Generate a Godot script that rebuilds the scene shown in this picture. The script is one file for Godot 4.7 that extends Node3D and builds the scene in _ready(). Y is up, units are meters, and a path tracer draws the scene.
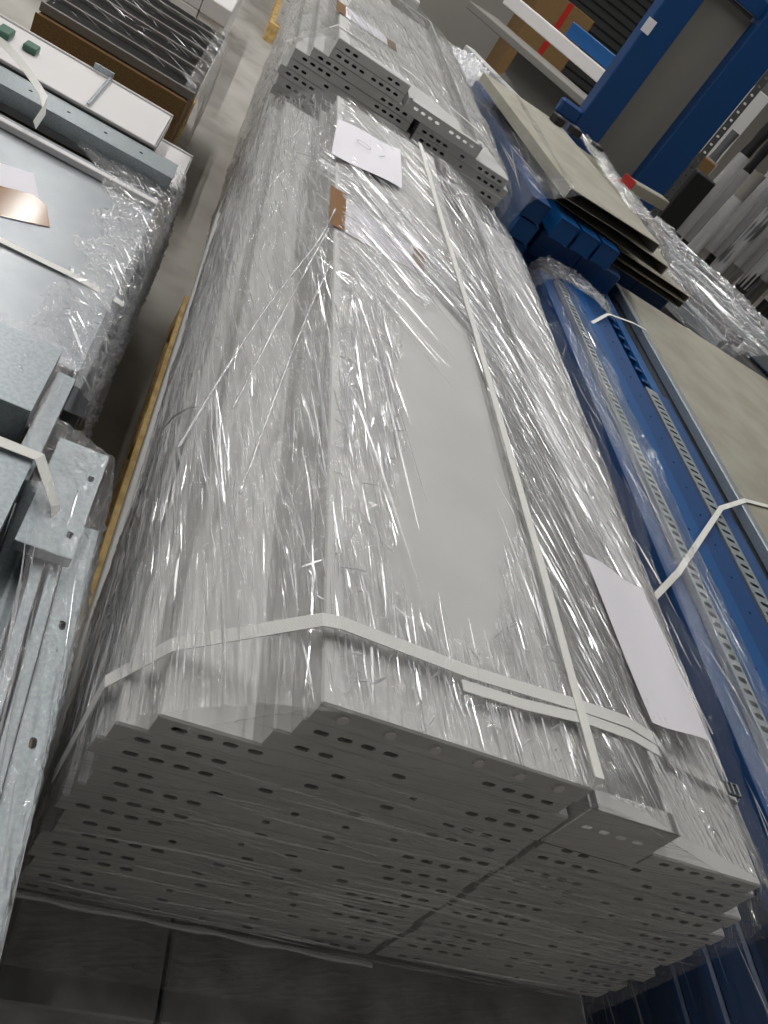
extends Node3D

var M := {}
var used := {}
var rng := RandomNumberGenerator.new()

# ------------------------------------------------------------------ naming
func numbered(n: String) -> String:
	if not used.has(n):
		used[n] = 0
		return n
	used[n] += 1
	return "%s_%03d" % [n, used[n]]

func tag(o: Node3D, label: String, category: String, group := "", kind := "") -> void:
	if label != "": o.set_meta("label", label)
	if category != "": o.set_meta("category", category)
	if group != "": o.set_meta("group", group)
	if kind != "": o.set_meta("kind", kind)

func thing(called: String, label: String, category: String, at := Vector3.ZERO, turn := 0.0, group := "") -> Node3D:
	var o := Node3D.new()
	o.name = numbered(called)
	add_child(o)
	o.position = at
	o.rotation.y = turn
	tag(o, label, category, group)
	return o

func part(called: String, mesh: Mesh, m: Material, parent: Node3D) -> MeshInstance3D:
	var o := MeshInstance3D.new()
	o.name = called
	o.mesh = mesh
	o.material_override = m
	parent.add_child(o, true)
	return o

func solo(called: String, mesh: Mesh, m: Material, label: String, category: String, at := Vector3.ZERO, turn := 0.0, group := "") -> MeshInstance3D:
	var o := MeshInstance3D.new()
	o.name = numbered(called)
	o.mesh = mesh
	o.material_override = m
	add_child(o)
	o.position = at
	o.rotation.y = turn
	tag(o, label, category, group)
	return o

func structure(called: String, mesh: Mesh, m: Material) -> MeshInstance3D:
	var o := solo(called, mesh, m, "", "")
	o.set_meta("kind", "structure")
	return o

func nth(n: int) -> String:
	return ["topmost", "second", "third", "fourth", "fifth", "sixth", "seventh", "eighth", "ninth", "tenth", "eleventh", "twelfth", "thirteenth", "fourteenth", "fifteenth", "sixteenth", "seventeenth", "eighteenth", "nineteenth", "twentieth", "twenty-first", "twenty-second", "twenty-third", "twenty-fourth", "twenty-fifth", "twenty-sixth", "twenty-seventh", "twenty-eighth", "twenty-ninth", "thirtieth"][n]

# ------------------------------------------------------------------ mesh helpers
func begin() -> SurfaceTool:
	var st := SurfaceTool.new()
	st.begin(Mesh.PRIMITIVE_TRIANGLES)
	st.set_smooth_group(-1)
	return st

func done(st: SurfaceTool) -> ArrayMesh:
	st.generate_normals()
	return st.commit()

func tri(st: SurfaceTool, a: Vector3, b: Vector3, c: Vector3, out: Vector3) -> void:
	if (b - a).cross(c - a).dot(out) > 0.0:
		var t := b
		b = c
		c = t
	st.add_vertex(a)
	st.add_vertex(b)
	st.add_vertex(c)

func quad(st: SurfaceTool, a: Vector3, b: Vector3, c: Vector3, d: Vector3, out: Vector3) -> void:
	tri(st, a, b, c, out)
	tri(st, a, c, d, out)

# box between two corners with chamfered edges
func box(st: SurfaceTool, lo: Vector3, hi: Vector3, bev := 0.0) -> void:
	var mid := (lo + hi) / 2.0
	var h := (hi - lo) / 2.0
	var b: float = minf(bev, minf(h.x, minf(h.y, h.z)) * 0.9)
	for ax in 3:
		for s in [-1.0, 1.0]:
			var n := Vector3.ZERO
			n[ax] = s
			var u := (ax + 1) % 3
			var v := (ax + 2) % 3
			var p := []
			for k in [[-1, -1], [1, -1], [1, 1], [-1, 1]]:
				var q := Vector3.ZERO
				q[ax] = s * h[ax]
				q[u] = k[0] * (h[u] - b)
				q[v] = k[1] * (h[v] - b)
				p.append(mid + q)
			quad(st, p[0], p[1], p[2], p[3], n)
	if b <= 0.0:
		return
	for ax in 3:
		var u := (ax + 1) % 3
		var v := (ax + 2) % 3
		for su in [-1.0, 1.0]:
			for sv in [-1.0, 1.0]:
				var p := []
				for k in [[-1, 0], [1, 0], [1, 1], [-1, 1]]:
					var q := Vector3.ZERO
					q[ax] = k[0] * (h[ax] - b)
					q[u] = su * (h[u] - (b if k[1] == 0 else 0.0))
					q[v] = sv * (h[v] - (0.0 if k[1] == 0 else b))
					p.append(mid + q)
				var n := Vector3.ZERO
				n[u] = su
				n[v] = sv
				quad(st, p[0], p[1], p[2], p[3], n)
	for sx in [-1.0, 1.0]:
		for sy in [-1.0, 1.0]:
			for sz in [-1.0, 1.0]:
				var s := Vector3(sx, sy, sz)
				tri(st, mid + s * Vector3(h.x, h.y - b, h.z - b), mid + s * Vector3(h.x - b, h.y, h.z - b), mid + s * Vector3(h.x - b, h.y - b, h.z), s)

func box_mesh(lo: Vector3, hi: Vector3, bev := 0.002) -> ArrayMesh:
	var st := begin()
	box(st, lo, hi, bev)
	return done(st)

# flat sheet of size len x hgt spanned by ux, uy from o, with rounded slots [cx, cy, w, h] cut through it; slots must not share a column
func slot_face(st: SurfaceTool, o: Vector3, ux: Vector3, uy: Vector3, length: float, hgt: float, slots: Array, out: Vector3, thick := 0.002) -> void:
	var x := 0.0
	for s in slots:
		var a: float = s[0] - s[2] / 2.0 - 0.004
		var b: float = s[0] + s[2] / 2.0 + 0.004
		if a < x or b > length: continue
		if a > x: quad(st, o + ux * x, o + ux * a, o + ux * a + uy * hgt, o + ux * x + uy * hgt, out)
		var angs := []
		for k in 12: angs.append(TAU * k / 12.0)
		for c in [[a, 0.0], [b, 0.0], [a, hgt], [b, hgt]]:
			angs.append(fposmod(atan2(c[1] - s[1], c[0] - s[0]), TAU))
		angs.sort()
		var ring := []
		for t in angs:
			var dx := cos(t)
			var dy := sin(t)
			var k := 1e9
			if absf(dx) > 1e-6: k = minf(k, ((b if dx > 0 else a) - s[0]) / dx)
			if absf(dy) > 1e-6: k = minf(k, ((hgt if dy > 0 else 0.0) - s[1]) / dy)
			var r := 1.0 / pow(pow(absf(dx) / (s[2] / 2.0), 4.0) + pow(absf(dy) / (s[3] / 2.0), 4.0), 0.25)
			ring.append([o + ux * (s[0] + dx * k) + uy * (s[1] + dy * k), o + ux * (s[0] + dx * r) + uy * (s[1] + dy * r), ux * -dx + uy * -dy])
		for i in ring.size():
			var p = ring[i]
			var q = ring[(i + 1) % ring.size()]
			quad(st, p[0], q[0], q[1], p[1], out)
			quad(st, p[1], q[1], q[1] - out * thick, p[1] - out * thick, p[2])
		x = b
	if x < length: quad(st, o + ux * x, o + ux * length, o + ux * length + uy * hgt, o + ux * x + uy * hgt, out)

# tube along points
func tube(pts: PackedVector3Array, r: float, sides := 6, wob := 0.0) -> ArrayMesh:
	var st := SurfaceTool.new()
	st.begin(Mesh.PRIMITIVE_TRIANGLES)
	var rings := []
	for i in pts.size():
		var d: Vector3 = (pts[mini(i + 1, pts.size() - 1)] - pts[maxi(i - 1, 0)]).normalized()
		var u := d.cross(Vector3(0.13, 0.9, 0.3)).normalized()
		var v := d.cross(u)
		var rr := r * (1.0 + wob * rng.randf_range(-1, 1))
		var ring := []
		for k in sides: ring.append(pts[i] + (u * cos(TAU * k / sides) + v * sin(TAU * k / sides)) * rr)
		rings.append(ring)
	for i in pts.size() - 1:
		for k in sides:
			var k2 := (k + 1) % sides
			var mid: Vector3 = (rings[i][k] + rings[i][k2]) / 2.0 - pts[i]
			quad(st, rings[i][k], rings[i][k2], rings[i + 1][k2], rings[i + 1][k], mid)
	st.index()
	st.generate_normals()
	return st.commit()

# flat band along points, lying square to nrm at each point, with thickness
func band(pts: Array, nrm: Array, width: float, thick := 0.0015) -> ArrayMesh:
	var st := begin()
	var pr := []
	for i in pts.size():
		var d: Vector3 = (pts[mini(i + 1, pts.size() - 1)] - pts[maxi(i - 1, 0)]).normalized()
		var n: Vector3 = nrm[i]
		var s := d.cross(n).normalized() * width / 2.0
		var t := s.cross(d).normalized() * thick
		if t.dot(n) < 0: t = -t
		pr.append([pts[i] - s, pts[i] + s, pts[i] + s + t, pts[i] - s + t, s, t])
	for i in pts.size() - 1:
		var a = pr[i]
		var b = pr[i + 1]
		quad(st, a[3], a[2], b[2], b[3], a[5])
		quad(st, a[0], a[1], b[1], b[0], -a[5])
		quad(st, a[0], a[3], b[3], b[0], -a[4])
		quad(st, a[1], a[2], b[2], b[1], a[4])
	return done(st)

# ------------------------------------------------------------------ stretch film
# place(s, a) gives a point for distance s across and a along; the sheet is creased by ridges that run mostly along a
func film_mesh(place: Callable, s_len: float, a_len: float, ns: int, na: int, amp: float, seed_: int, skew: Callable, keep: Callable, crumple := 0.0, sf := 26.0, af := 1.3) -> ArrayMesh:
	var n1 := FastNoiseLite.new()
	n1.seed = seed_
	n1.noise_type = FastNoiseLite.TYPE_SIMPLEX
	n1.frequency = 1.0
	n1.fractal_type = FastNoiseLite.FRACTAL_NONE
	var n2 := FastNoiseLite.new()
	n2.seed = seed_ + 7
	n2.noise_type = FastNoiseLite.TYPE_SIMPLEX
	n2.frequency = 1.0
	n2.fractal_type = FastNoiseLite.FRACTAL_NONE
	var base := PackedVector3Array()
	base.resize((ns + 1) * (na + 1))
	for i in ns + 1:
		for j in na + 1:
			base[i * (na + 1) + j] = place.call(s_len * i / ns, a_len * j / na)
	var pos := PackedVector3Array()
	pos.resize(base.size())
	var uv := PackedVector2Array()
	uv.resize(base.size())
	for i in ns + 1:
		for j in na + 1:
			var id := i * (na + 1) + j
			var s := s_len * i / ns
			var a := a_len * j / na
			var k: float = skew.call(s, a)
			var sr := s + k * a
			var nn := (base[mini(i + 1, ns) * (na + 1) + j] - base[maxi(i - 1, 0) * (na + 1) + j]).cross(base[i * (na + 1) + mini(j + 1, na)] - base[i * (na + 1) + maxi(j - 1, 0)]).normalized()
			var w := n2.get_noise_2d(s * 5.0, a * 2.0)
			var r1 := 1.0 - absf(n1.get_noise_2d(sr * sf + w * 0.8, a * af))
			var r2 := 1.0 - absf(n1.get_noise_2d(sr * sf * 2.3 + 31.0, a * af * 1.7 + w))
			var d := amp * (pow(r1, 4.0) * (0.6 + 0.6 * w) + 0.45 * pow(r2, 5.0)) + amp * 0.8 * w
			if crumple > 0.0:
				var c1 := 1.0 - absf(n2.get_noise_2d(s * 21.0, a * 17.0 + 5.0))
				var c2 := 1.0 - absf(n1.get_noise_2d(s * 47.0 + 9.0, a * 43.0))
				d += crumple * (pow(c1, 4.0) + 0.5 * pow(c2, 4.0))
			pos[id] = base[id] + nn * d
			uv[id] = Vector2(a, sr)
	var nor := PackedVector3Array()
	nor.resize(base.size())
	for i in ns + 1:
		for j in na + 1:
			nor[i * (na + 1) + j] = (pos[mini(i + 1, ns) * (na + 1) + j] - pos[maxi(i - 1, 0) * (na + 1) + j]).cross(pos[i * (na + 1) + mini(j + 1, na)] - pos[i * (na + 1) + maxi(j - 1, 0)]).normalized()
	var idx := PackedInt32Array()
	for i in ns:
		for j in na:
			if not keep.call(s_len * (i + 0.5) / ns, a_len * (j + 0.5) / na): continue
			var p := i * (na + 1) + j
			var q := p + na + 1
			idx.append_array([p, p + 1, q, q, p + 1, q + 1])
	var arr := []
	arr.resize(Mesh.ARRAY_MAX)
	arr[Mesh.ARRAY_VERTEX] = pos
	arr[Mesh.ARRAY_NORMAL] = nor
	arr[Mesh.ARRAY_TEX_UV] = uv
	arr[Mesh.ARRAY_INDEX] = idx
	var m := ArrayMesh.new()
	m.add_surface_from_arrays(Mesh.PRIMITIVE_TRIANGLES, arr)
	return m

# point at distance s along an outline of 2D points
func along(o: Array, s: float) -> Vector2:
	for i in o.size() - 1:
		var l: float = o[i].distance_to(o[i + 1])
		if s <= l or i == o.size() - 2: return o[i].lerp(o[i + 1], s / l)
		s -= l
	return o[-1]

func length_of(o: Array) -> float:
	var l := 0.0
	for i in o.size() - 1: l += o[i].distance_to(o[i + 1])
	return l

# rounded version of an outline
func soften(o: Array, times := 2) -> Array:
	for t in times:
		var r := [o[0]]
		for i in o.size() - 1:
			r.append(o[i].lerp(o[i + 1], 0.25))
			r.append(o[i].lerp(o[i + 1], 0.75))
		r.append(o[-1])
		o = r
	return o

# film over an outline in x, y swept along -z
func film_over(outline: Array, z0: float, z1: float, step_s: float, step_a: float, amp: float, seed_: int, skew: Callable, keep: Callable, crumple := 0.0, sf := 26.0, af := 1.3, soft := 1) -> ArrayMesh:
	var o := soften(outline, soft)
	var sl := length_of(o)
	var al := z0 - z1
	return film_mesh(func(s: float, a: float):
		var p := along(o, s)
		return Vector3(p.x, p.y, z0 - a), sl, al, int(sl / step_s), int(al / step_a), amp, seed_, skew, keep, crumple, sf, af)

# narrow pleats of gathered film lying on the same outline: tapered tubes joined into one part
func pleats(outline: Array, z0: float, z1: float, count: int, r: float, lmin: float, lmax: float, seed_: int, skew: Callable, keep: Callable, stray := 0.0, soft := 1) -> ArrayMesh:
	var o := soften(outline, soft)
	var sl := length_of(o)
	var al := z0 - z1
	var g := RandomNumberGenerator.new()
	g.seed = seed_
	var verts := PackedVector3Array()
	var norms := PackedVector3Array()
	var idx := PackedInt32Array()
	var made := 0
	var tries := 0
	while made < count and tries < count * 8:
		tries += 1
		var s := g.randf() * sl
		var a := g.randf() * al
		if not keep.call(s, a): continue
		var l := g.randf_range(lmin, lmax)
		var k: float = -skew.call(s, a) + g.randfn(0.0, 0.06)
		var da := 1.0 / sqrt(1.0 + k * k)
		var ds := k * da
		if g.randf() < stray:
			var th := g.randf() * TAU
			da = cos(th)
			ds = sin(th)
			l *= 0.4
		if a - absf(da) * l / 2 < 0 or a + absf(da) * l / 2 > al or s - absf(ds) * l / 2 < 0 or s + absf(ds) * l / 2 > sl: continue
		made += 1
		var rr := r * g.randf_range(0.4, 1.25)
		var bend := g.randfn(0.0, 0.05)
		var rise := g.randf_range(0.08, 1.1)
		var lean := g.randf_range(-0.8, 0.8)
		var n := 10
		var first := verts.size()
		var pts := []
		for i in n + 1:
			var t := i / float(n)
			var sa := clampf(a + da * l * (t - 0.5), 0.0, al)
			var ss := clampf(s + ds * l * (t - 0.5) + bend * l * (t * t - t), 0.0, sl)
			var p := along(o, ss)
			var q := along(o, minf(ss + 0.004, sl)) - along(o, maxf(ss - 0.004, 0.0))
			pts.append([Vector3(p.x, p.y, z0 - sa), Vector3(-q.y, q.x, 0).normalized()])
		for i in n + 1:
			var d: Vector3 = (pts[mini(i + 1, n)][0] - pts[maxi(i - 1, 0)][0])
			if d.length() < 1e-6: d = Vector3.FORWARD
			d = d.normalized()
			var up: Vector3 = pts[i][1]
			var side := d.cross(up).normalized()
			var w: float = rr * 1.5 * sin(PI * (i + 0.15) / (n + 0.3)) + 0.0001
			var at: Vector3 = pts[i][0] + up * 0.002
			var ridge := up * w * rise + side * w * lean
			var nl := d.cross(ridge + side * w).normalized()
			var nr := d.cross(side * w - ridge).normalized()
			if nl.dot(up) < 0: nl = -nl
			if nr.dot(up) < 0: nr = -nr
			verts.append_array([at - side * w, at + ridge, at + ridge, at + side * w])
			norms.append_array([nl, nl, nr, nr])
		for i in n:
			for c in [0, 2]:
				var v0: int = first + i * 4 + c
				idx.append_array([v0, v0 + 4, v0 + 1, v0 + 1, v0 + 4, v0 + 5])
	var arr := []
	arr.resize(Mesh.ARRAY_MAX)
	arr[Mesh.ARRAY_VERTEX] = verts
	arr[Mesh.ARRAY_NORMAL] = norms
	arr[Mesh.ARRAY_INDEX] = idx
	var m := ArrayMesh.new()
	m.add_surface_from_arrays(Mesh.PRIMITIVE_TRIANGLES, arr)
	return m

func add_pleats(f: Node3D, mesh: Mesh) -> void:
	var p := part("pleats", mesh, M.film_pleat, f)
	p.position = -f.position
	p.set_meta("kind", "stuff")

# ------------------------------------------------------------------ textures and materials
func noise_img(w: int, h: int, freq: float, sd: int, octaves := 4, ridged := false) -> Image:
	var n := FastNoiseLite.new()
	n.seed = sd
	n.noise_type = FastNoiseLite.TYPE_SIMPLEX
	n.frequency = freq
	n.fractal_type = FastNoiseLite.FRACTAL_RIDGED if ridged else FastNoiseLite.FRACTAL_FBM
	n.fractal_octaves = octaves
	return n.get_seamless_image(w, h)

func ramp_tex(im: Image, stops: Array) -> ImageTexture:
	var out := Image.create(im.get_width(), im.get_height(), false, Image.FORMAT_RGB8)
	var g := Gradient.new()
	g.offsets = PackedFloat32Array()
	g.colors = PackedColorArray()
	var offs := PackedFloat32Array()
	var cols := PackedColorArray()
	for s in stops:
		offs.append(s[0])
		cols.append(s[1])
	g.offsets = offs
	g.colors = cols
	var lut := []
	for k in 256: lut.append(g.sample(k / 255.0))
	var data := im.get_data()
	var bytes := PackedByteArray()
	bytes.resize(data.size() * 3)
	for k in data.size():
		var c: Color = lut[data[k]]
		bytes[k * 3] = int(c.r * 255)
		bytes[k * 3 + 1] = int(c.g * 255)
		bytes[k * 3 + 2] = int(c.b * 255)
	out = Image.create_from_data(im.get_width(), im.get_height(), false, Image.FORMAT_RGB8, bytes)
	out.generate_mipmaps()
	return ImageTexture.create_from_image(out)

func mat(called: String, c: Color, rough: float, metal := 0.0) -> StandardMaterial3D:
	var m := StandardMaterial3D.new()
	m.resource_name = called
	m.albedo_color = c
	m.roughness = rough
	m.metallic = metal
	M[called] = m
	return m

func triplanar(m: StandardMaterial3D, tex: Texture2D, scale: float) -> void:
	m.albedo_texture = tex
	m.uv1_triplanar = true
	m.uv1_world_triplanar = true
	m.uv1_scale = Vector3.ONE * scale

func relief(m: StandardMaterial3D, im: Image, cm: float) -> void:
	m.heightmap_enabled = true
	m.heightmap_texture = ImageTexture.create_from_image(im)
	m.heightmap_scale = cm

func film_mat(called: String, alpha: float, rough: float, im: Image, cm: float, uvs: Vector3) -> void:
	var m := mat(called, Color(0.93, 0.93, 0.94, alpha), rough)
	m.transparency = BaseMaterial3D.TRANSPARENCY_ALPHA
	m.metallic_specular = 0.5
	m.cull_mode = BaseMaterial3D.CULL_DISABLED
	m.uv1_scale = uvs
	relief(m, im, cm)

func materials() -> void:
	var cloudy := noise_img(512, 512, 0.006, 11, 5)
	var fine := noise_img(512, 512, 0.05, 12, 4)
	var m := mat("grey_paint", Color(0.79, 0.79, 0.785), 0.42)
	triplanar(m, ramp_tex(cloudy, [[0.2, Color(0.97, 0.97, 0.97)], [0.8, Color(1, 1, 1)]]), 0.9)
	mat("dark_grey_paint", Color(0.74, 0.74, 0.745), 0.5)
	M.dark_grey_paint.albedo_texture = ramp_tex(cloudy, [[0.2, Color(0.8, 0.8, 0.8)], [0.8, Color(1, 1, 1)]])
	M.dark_grey_paint.uv1_triplanar = true
	M.dark_grey_paint.uv1_scale = Vector3.ONE * 2.0
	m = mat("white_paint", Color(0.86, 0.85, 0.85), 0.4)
	m = mat("galvanised", Color(0.67, 0.70, 0.715), 0.38, 0.6)
	triplanar(m, ramp_tex(noise_img(512, 512, 0.02, 13, 3), [[0.2, Color(0.92, 0.925, 0.93)], [0.8, Color(1, 1, 1)]]), 9.0)
	m = mat("silver_sheet", Color(0.70, 0.72, 0.735), 0.36, 0.5)
	triplanar(m, ramp_tex(cloudy, [[0.2, Color(0.94, 0.94, 0.95)], [0.8, Color(1, 1, 1)]]), 1.2)
	m = mat("blue_paint", Color(0.04, 0.25, 0.46), 0.38)
	m = mat("pale_blue_paint", Color(0.05, 0.31, 0.54), 0.38)
	m = mat("beige_board", Color(0.63, 0.62, 0.575), 0.55)
	triplanar(m, ramp_tex(cloudy, [[0.2, Color(0.92, 0.91, 0.88)], [0.55, Color(0.97, 0.965, 0.955)], [0.85, Color(1, 1, 1)]]), 1.1)
	m = mat("concrete", Color(0.69, 0.68, 0.655), 0.6)
	triplanar(m, ramp_tex(cloudy, [[0.15, Color(0.84, 0.83, 0.82)], [0.45, Color(0.94, 0.935, 0.93)], [0.85, Color(1, 1, 1)]]), 0.55)
	m = mat("cardboard", Color(0.50, 0.39, 0.24), 0.8)
	triplanar(m, ramp_tex(fine, [[0.2, Color(0.86, 0.85, 0.82)], [0.8, Color(1, 1, 1)]]), 3.0)
	m = mat("wood", Color(0.86, 0.74, 0.50), 0.75)
	triplanar(m, ramp_tex(noise_img(512, 512, 0.012, 21, 5), [[0.2, Color(0.84, 0.81, 0.75)], [0.8, Color(1, 1, 1)]]), 2.0)
	mat("paper", Color(0.93, 0.92, 0.95), 0.7)
	mat("pale_board", Color(0.88, 0.88, 0.87), 0.6)
	mat("ink", Color(0.42, 0.45, 0.5), 0.8)
	mat("black", Color(0.06, 0.06, 0.065), 0.45)
	mat("black_gloss", Color(0.03, 0.03, 0.032), 0.42)
	M.black_gloss.metallic_specular = 0.25
	mat("rib_grey", Color(0.50, 0.49, 0.47), 0.4)
	mat("red", Color(0.65, 0.10, 0.08), 0.5)
	mat("pack_tape", Color(0.56, 0.41, 0.26), 0.15)
	mat("shaded_zinc", Color(0.33, 0.35, 0.345), 0.5, 0.4)  # zinc tone darkened further, painting in the shade of the tray hollow
	mat("dark_shutter", Color(0.20, 0.21, 0.21), 0.6)
	mat("wall_paint", Color(0.60, 0.59, 0.57), 0.8)
	mat("pale_wall", Color(0.66, 0.65, 0.64), 0.8)
	mat("dim_wall", Color(0.50, 0.49, 0.47), 0.85)
	mat("ceiling_paint", Color(0.45, 0.45, 0.45), 0.85)
	mat("steel_dark", Color(0.42, 0.43, 0.44), 0.4, 0.6)
	m = mat("strap_cloth", Color(0.90, 0.90, 0.89), 0.55)
	var weave := Image.create(64, 64, false, Image.FORMAT_L8)
	for y in 64:
		for x in 64:
			var v := 0.5 + 0.5 * sin(TAU * x / 8.0) * (1.0 if (y / 8) % 2 == 0 else -1.0)
			weave.set_pixel(x, y, Color(v, v, v))
	m.uv1_triplanar = true
	m.uv1_world_triplanar = true
	m.uv1_scale = Vector3.ONE * 45.0
	m.normal_enabled = true
	weave.convert(Image.FORMAT_RGBA8)
	weave.bump_map_to_normal_map(3.0)
	m.normal_texture = ImageTexture.create_from_image(weave)
	m.normal_scale = 0.35
	mat("strap_plain", Color(0.92, 0.92, 0.90), 0.4)
	# film: streaks that run along u, and crumples
	var streak := noise_img(48, 1024, 0.035, 31, 4, true)
	streak.resize(768, 1024, Image.INTERPOLATE_CUBIC)
	var crum := noise_img(768, 768, 0.012, 33, 4, true)
	film_mat("film", 0.05, 0.13, streak, 0.22, Vector3(0.9, 2.4, 1))
	film_mat("film_thin", 0.04, 0.09, streak, 0.12, Vector3(0.9, 2.4, 1))
	film_mat("film_crumpled", 0.09, 0.09, crum, 0.28, Vector3(2.2, 2.2, 1))
	film_mat("film_fold", 0.30, 0.14, streak, 0.03, Vector3(0.9, 2.4, 1))
	film_mat("film_pleat", 0.34, 0.17, streak, 0.02, Vector3(0.9, 2.4, 1))
	M.film_pleat.metallic = 0.35
	M.film_fold.metallic = 0.3
	var l := mat("tube_light", Color(1, 1, 1), 0.5)
	l.emission_enabled = true
	l.emission = Color(1.0, 0.985, 0.96)
	l.emission_energy_multiplier = 8.0

# ------------------------------------------------------------------ things
func end_slots(w: float, h: float, variant: int) -> Array:
	var s := []
	if variant < 0: return s
	var first := 0.028 + 0.007 * (variant % 3)
	var n4 := 4 if variant % 4 != 2 else 2
	for k in n4: s.append([first + k * 0.029, h * (0.46 + 0.1 * (variant % 2)), 0.019, 0.0085])
	var x := first + n4 * 0.029 + 0.045 + 0.01 * (variant % 5)
	while x < w - first - n4 * 0.029 - 0.02:
		s.append([x, h * 0.5, 0.019 if (variant + int(x * 40)) % 3 else 0.010, 0.0085])
		x += 0.070 + 0.016 * ((variant * 3 + int(x * 60)) % 4)
	for k in n4: s.append([w - first - (n4 - 1 - k) * 0.029, h * (0.46 + 0.1 * (variant % 2)), 0.019, 0.0085])
	return s

# steel shelf, flat side up, rims folded down; its near end is at local z 0
func shelf(label: String, group: String, x0: float, x1: float, top: float, zn: float, zf: float, h: float, variant: int, m: Material, called := "steel_shelf") -> Node3D:
	var t := thing(called, label, "shelf", Vector3((x0 + x1) / 2, top - h, zn), 0.0, group)
	var w := x1 - x0
	var l := zn - zf
	var b := 0.0025
	var st := begin()
	box(st, Vector3(-w / 2, h - 0.006, -l), Vector3(w / 2, h, 0), b)
	part("deck", done(st), m, t)
	for side in [0.0, -1.0]:
		st = begin()
		var out := Vector3(0, 0, 1 if side == 0.0 else -1)
		var z: float = -b if side == 0.0 else -l + b
		z -= 0.0 if side == 0.0 else 0.0
		slot_face(st, Vector3(-w / 2 + 0.001, 0, z + out.z * b * 0.8), Vector3.RIGHT, Vector3.UP, w - 0.002, h - 0.004, end_slots(w - 0.002, h - 0.004, variant), out)
		quad(st, Vector3(-w / 2 + 0.001, 0, z + out.z * b * 0.8), Vector3(w / 2 - 0.001, 0, z + out.z * b * 0.8), Vector3(w / 2 - 0.001, 0, z - out.z * 0.012), Vector3(-w / 2 + 0.001, 0, z - out.z * 0.012), Vector3.DOWN)
		part("end_rim", done(st), m, t)
	for s in [-1.0, 1.0]:
		st = begin()
		var xa: float = s * (w / 2 - 0.001)
		var xb: float = s * (w / 2 - 0.003)
		box(st, Vector3(minf(xa, xb), 0, -l + 0.001), Vector3(maxf(xa, xb), h - 0.003, -0.001), 0.0005)
		part("side_rim", done(st), m, t)
	return t

# shallow open tray: floor with upright rims all round
func tray(label: String, group: String, x0: float, x1: float, bottom: float, zn: float, zf: float, h: float, m: Material, variant: int, called := "steel_tray") -> Node3D:
	var t := thing(called, label, "tray", Vector3((x0 + x1) / 2, bottom, zn), 0.0, group)
	var w := x1 - x0
	var l := zn - zf
	part("floor_sheet", box_mesh(Vector3(-w / 2, 0, -l), Vector3(w / 2, 0.003, 0), 0.001), M.shaded_zinc if h > 0.08 else m, t)  # deep tray: the shade of its hollow is in the floor colour
	for s in [-1.0, 1.0]:
		var st := begin()
		var xa: float = s * w / 2
		var xb: float = s * (w / 2 - 0.003)
		box(st, Vector3(minf(xa, xb), 0.002, -l), Vector3(maxf(xa, xb), h, 0), 0.001)
		var xc: float = s * (w / 2 - 0.016)
		box(st, Vector3(minf(xa, xc), h - 0.003, -l), Vector3(maxf(xa, xc), h, 0), 0.001)
		part("side_rim", done(st), m, t)
		st = begin()
		var z: float = 0.0 if s > 0 else -l
		slot_face(st, Vector3(-w / 2 + 0.003, 0.003, z), Vector3.RIGHT, Vector3.UP, w - 0.006, h - 0.004, end_slots(w - 0.006, h, variant), Vector3(0, 0, s))
		var zi: float = z - s * 0.03
		box(st, Vector3(-w / 2 + 0.003, h - 0.003, minf(z, zi)), Vector3(w / 2 - 0.003, h, maxf(z, zi)), 0.001)
		part("end_rim", done(st), m, t)
	return t

# slotted channel running along z, open side down; slots in its top face
func channel(called: String, label: String, category: String, group: String, at: Vector3, turn: float, w: float, h: float, l: float, slot_step: float, sw: float, sl: float, m: Material, open_up := false) -> Node3D:
	var t := thing(called, label, category, at, turn, group)
	var st := begin()
	var slots := []
	if slot_step > 0.0:
		var z := slot_step
		while z < l - slot_step * 0.5:
			slots.append([z, w / 2, sl, sw])
			z += slot_step
	var yy := 0.003 if open_up else h
	slot_face(st, Vector3(-w / 2, yy, 0), Vector3(0, 0, -1), Vector3.RIGHT, l, w, slots, Vector3.UP, 0.003)
	quad(st, Vector3(-w / 2, yy - 0.003, 0), Vector3(w / 2, yy - 0.003, 0), Vector3(w / 2, yy, 0), Vector3(-w / 2, yy, 0), Vector3.BACK)
	part("web", done(st), m, t)
	if called == "rack_beam": part("end_plate", box_mesh(Vector3(-w / 2 + 0.003, 0.002, -0.006), Vector3(w / 2 - 0.003, h - 0.004, -0.003), 0.0005), m, t)
	for s in [-1.0, 1.0]:
		var xa: float = s * w / 2
		var xb: float = s * (w / 2 - 0.0025)
		var xc: float = s * (w / 2 - 0.014)
		st = begin()
		box(st, Vector3(minf(xa, xb), 0, -l), Vector3(maxf(xa, xb), h, 0), 0.001)
		var ly := h - 0.0025 if open_up else 0.0
		box(st, Vector3(minf(xa, xc), ly, -l), Vector3(maxf(xa, xc), ly + 0.0025, 0), 0.0008)
		part("flange", done(st), m, t)
	return t

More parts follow.
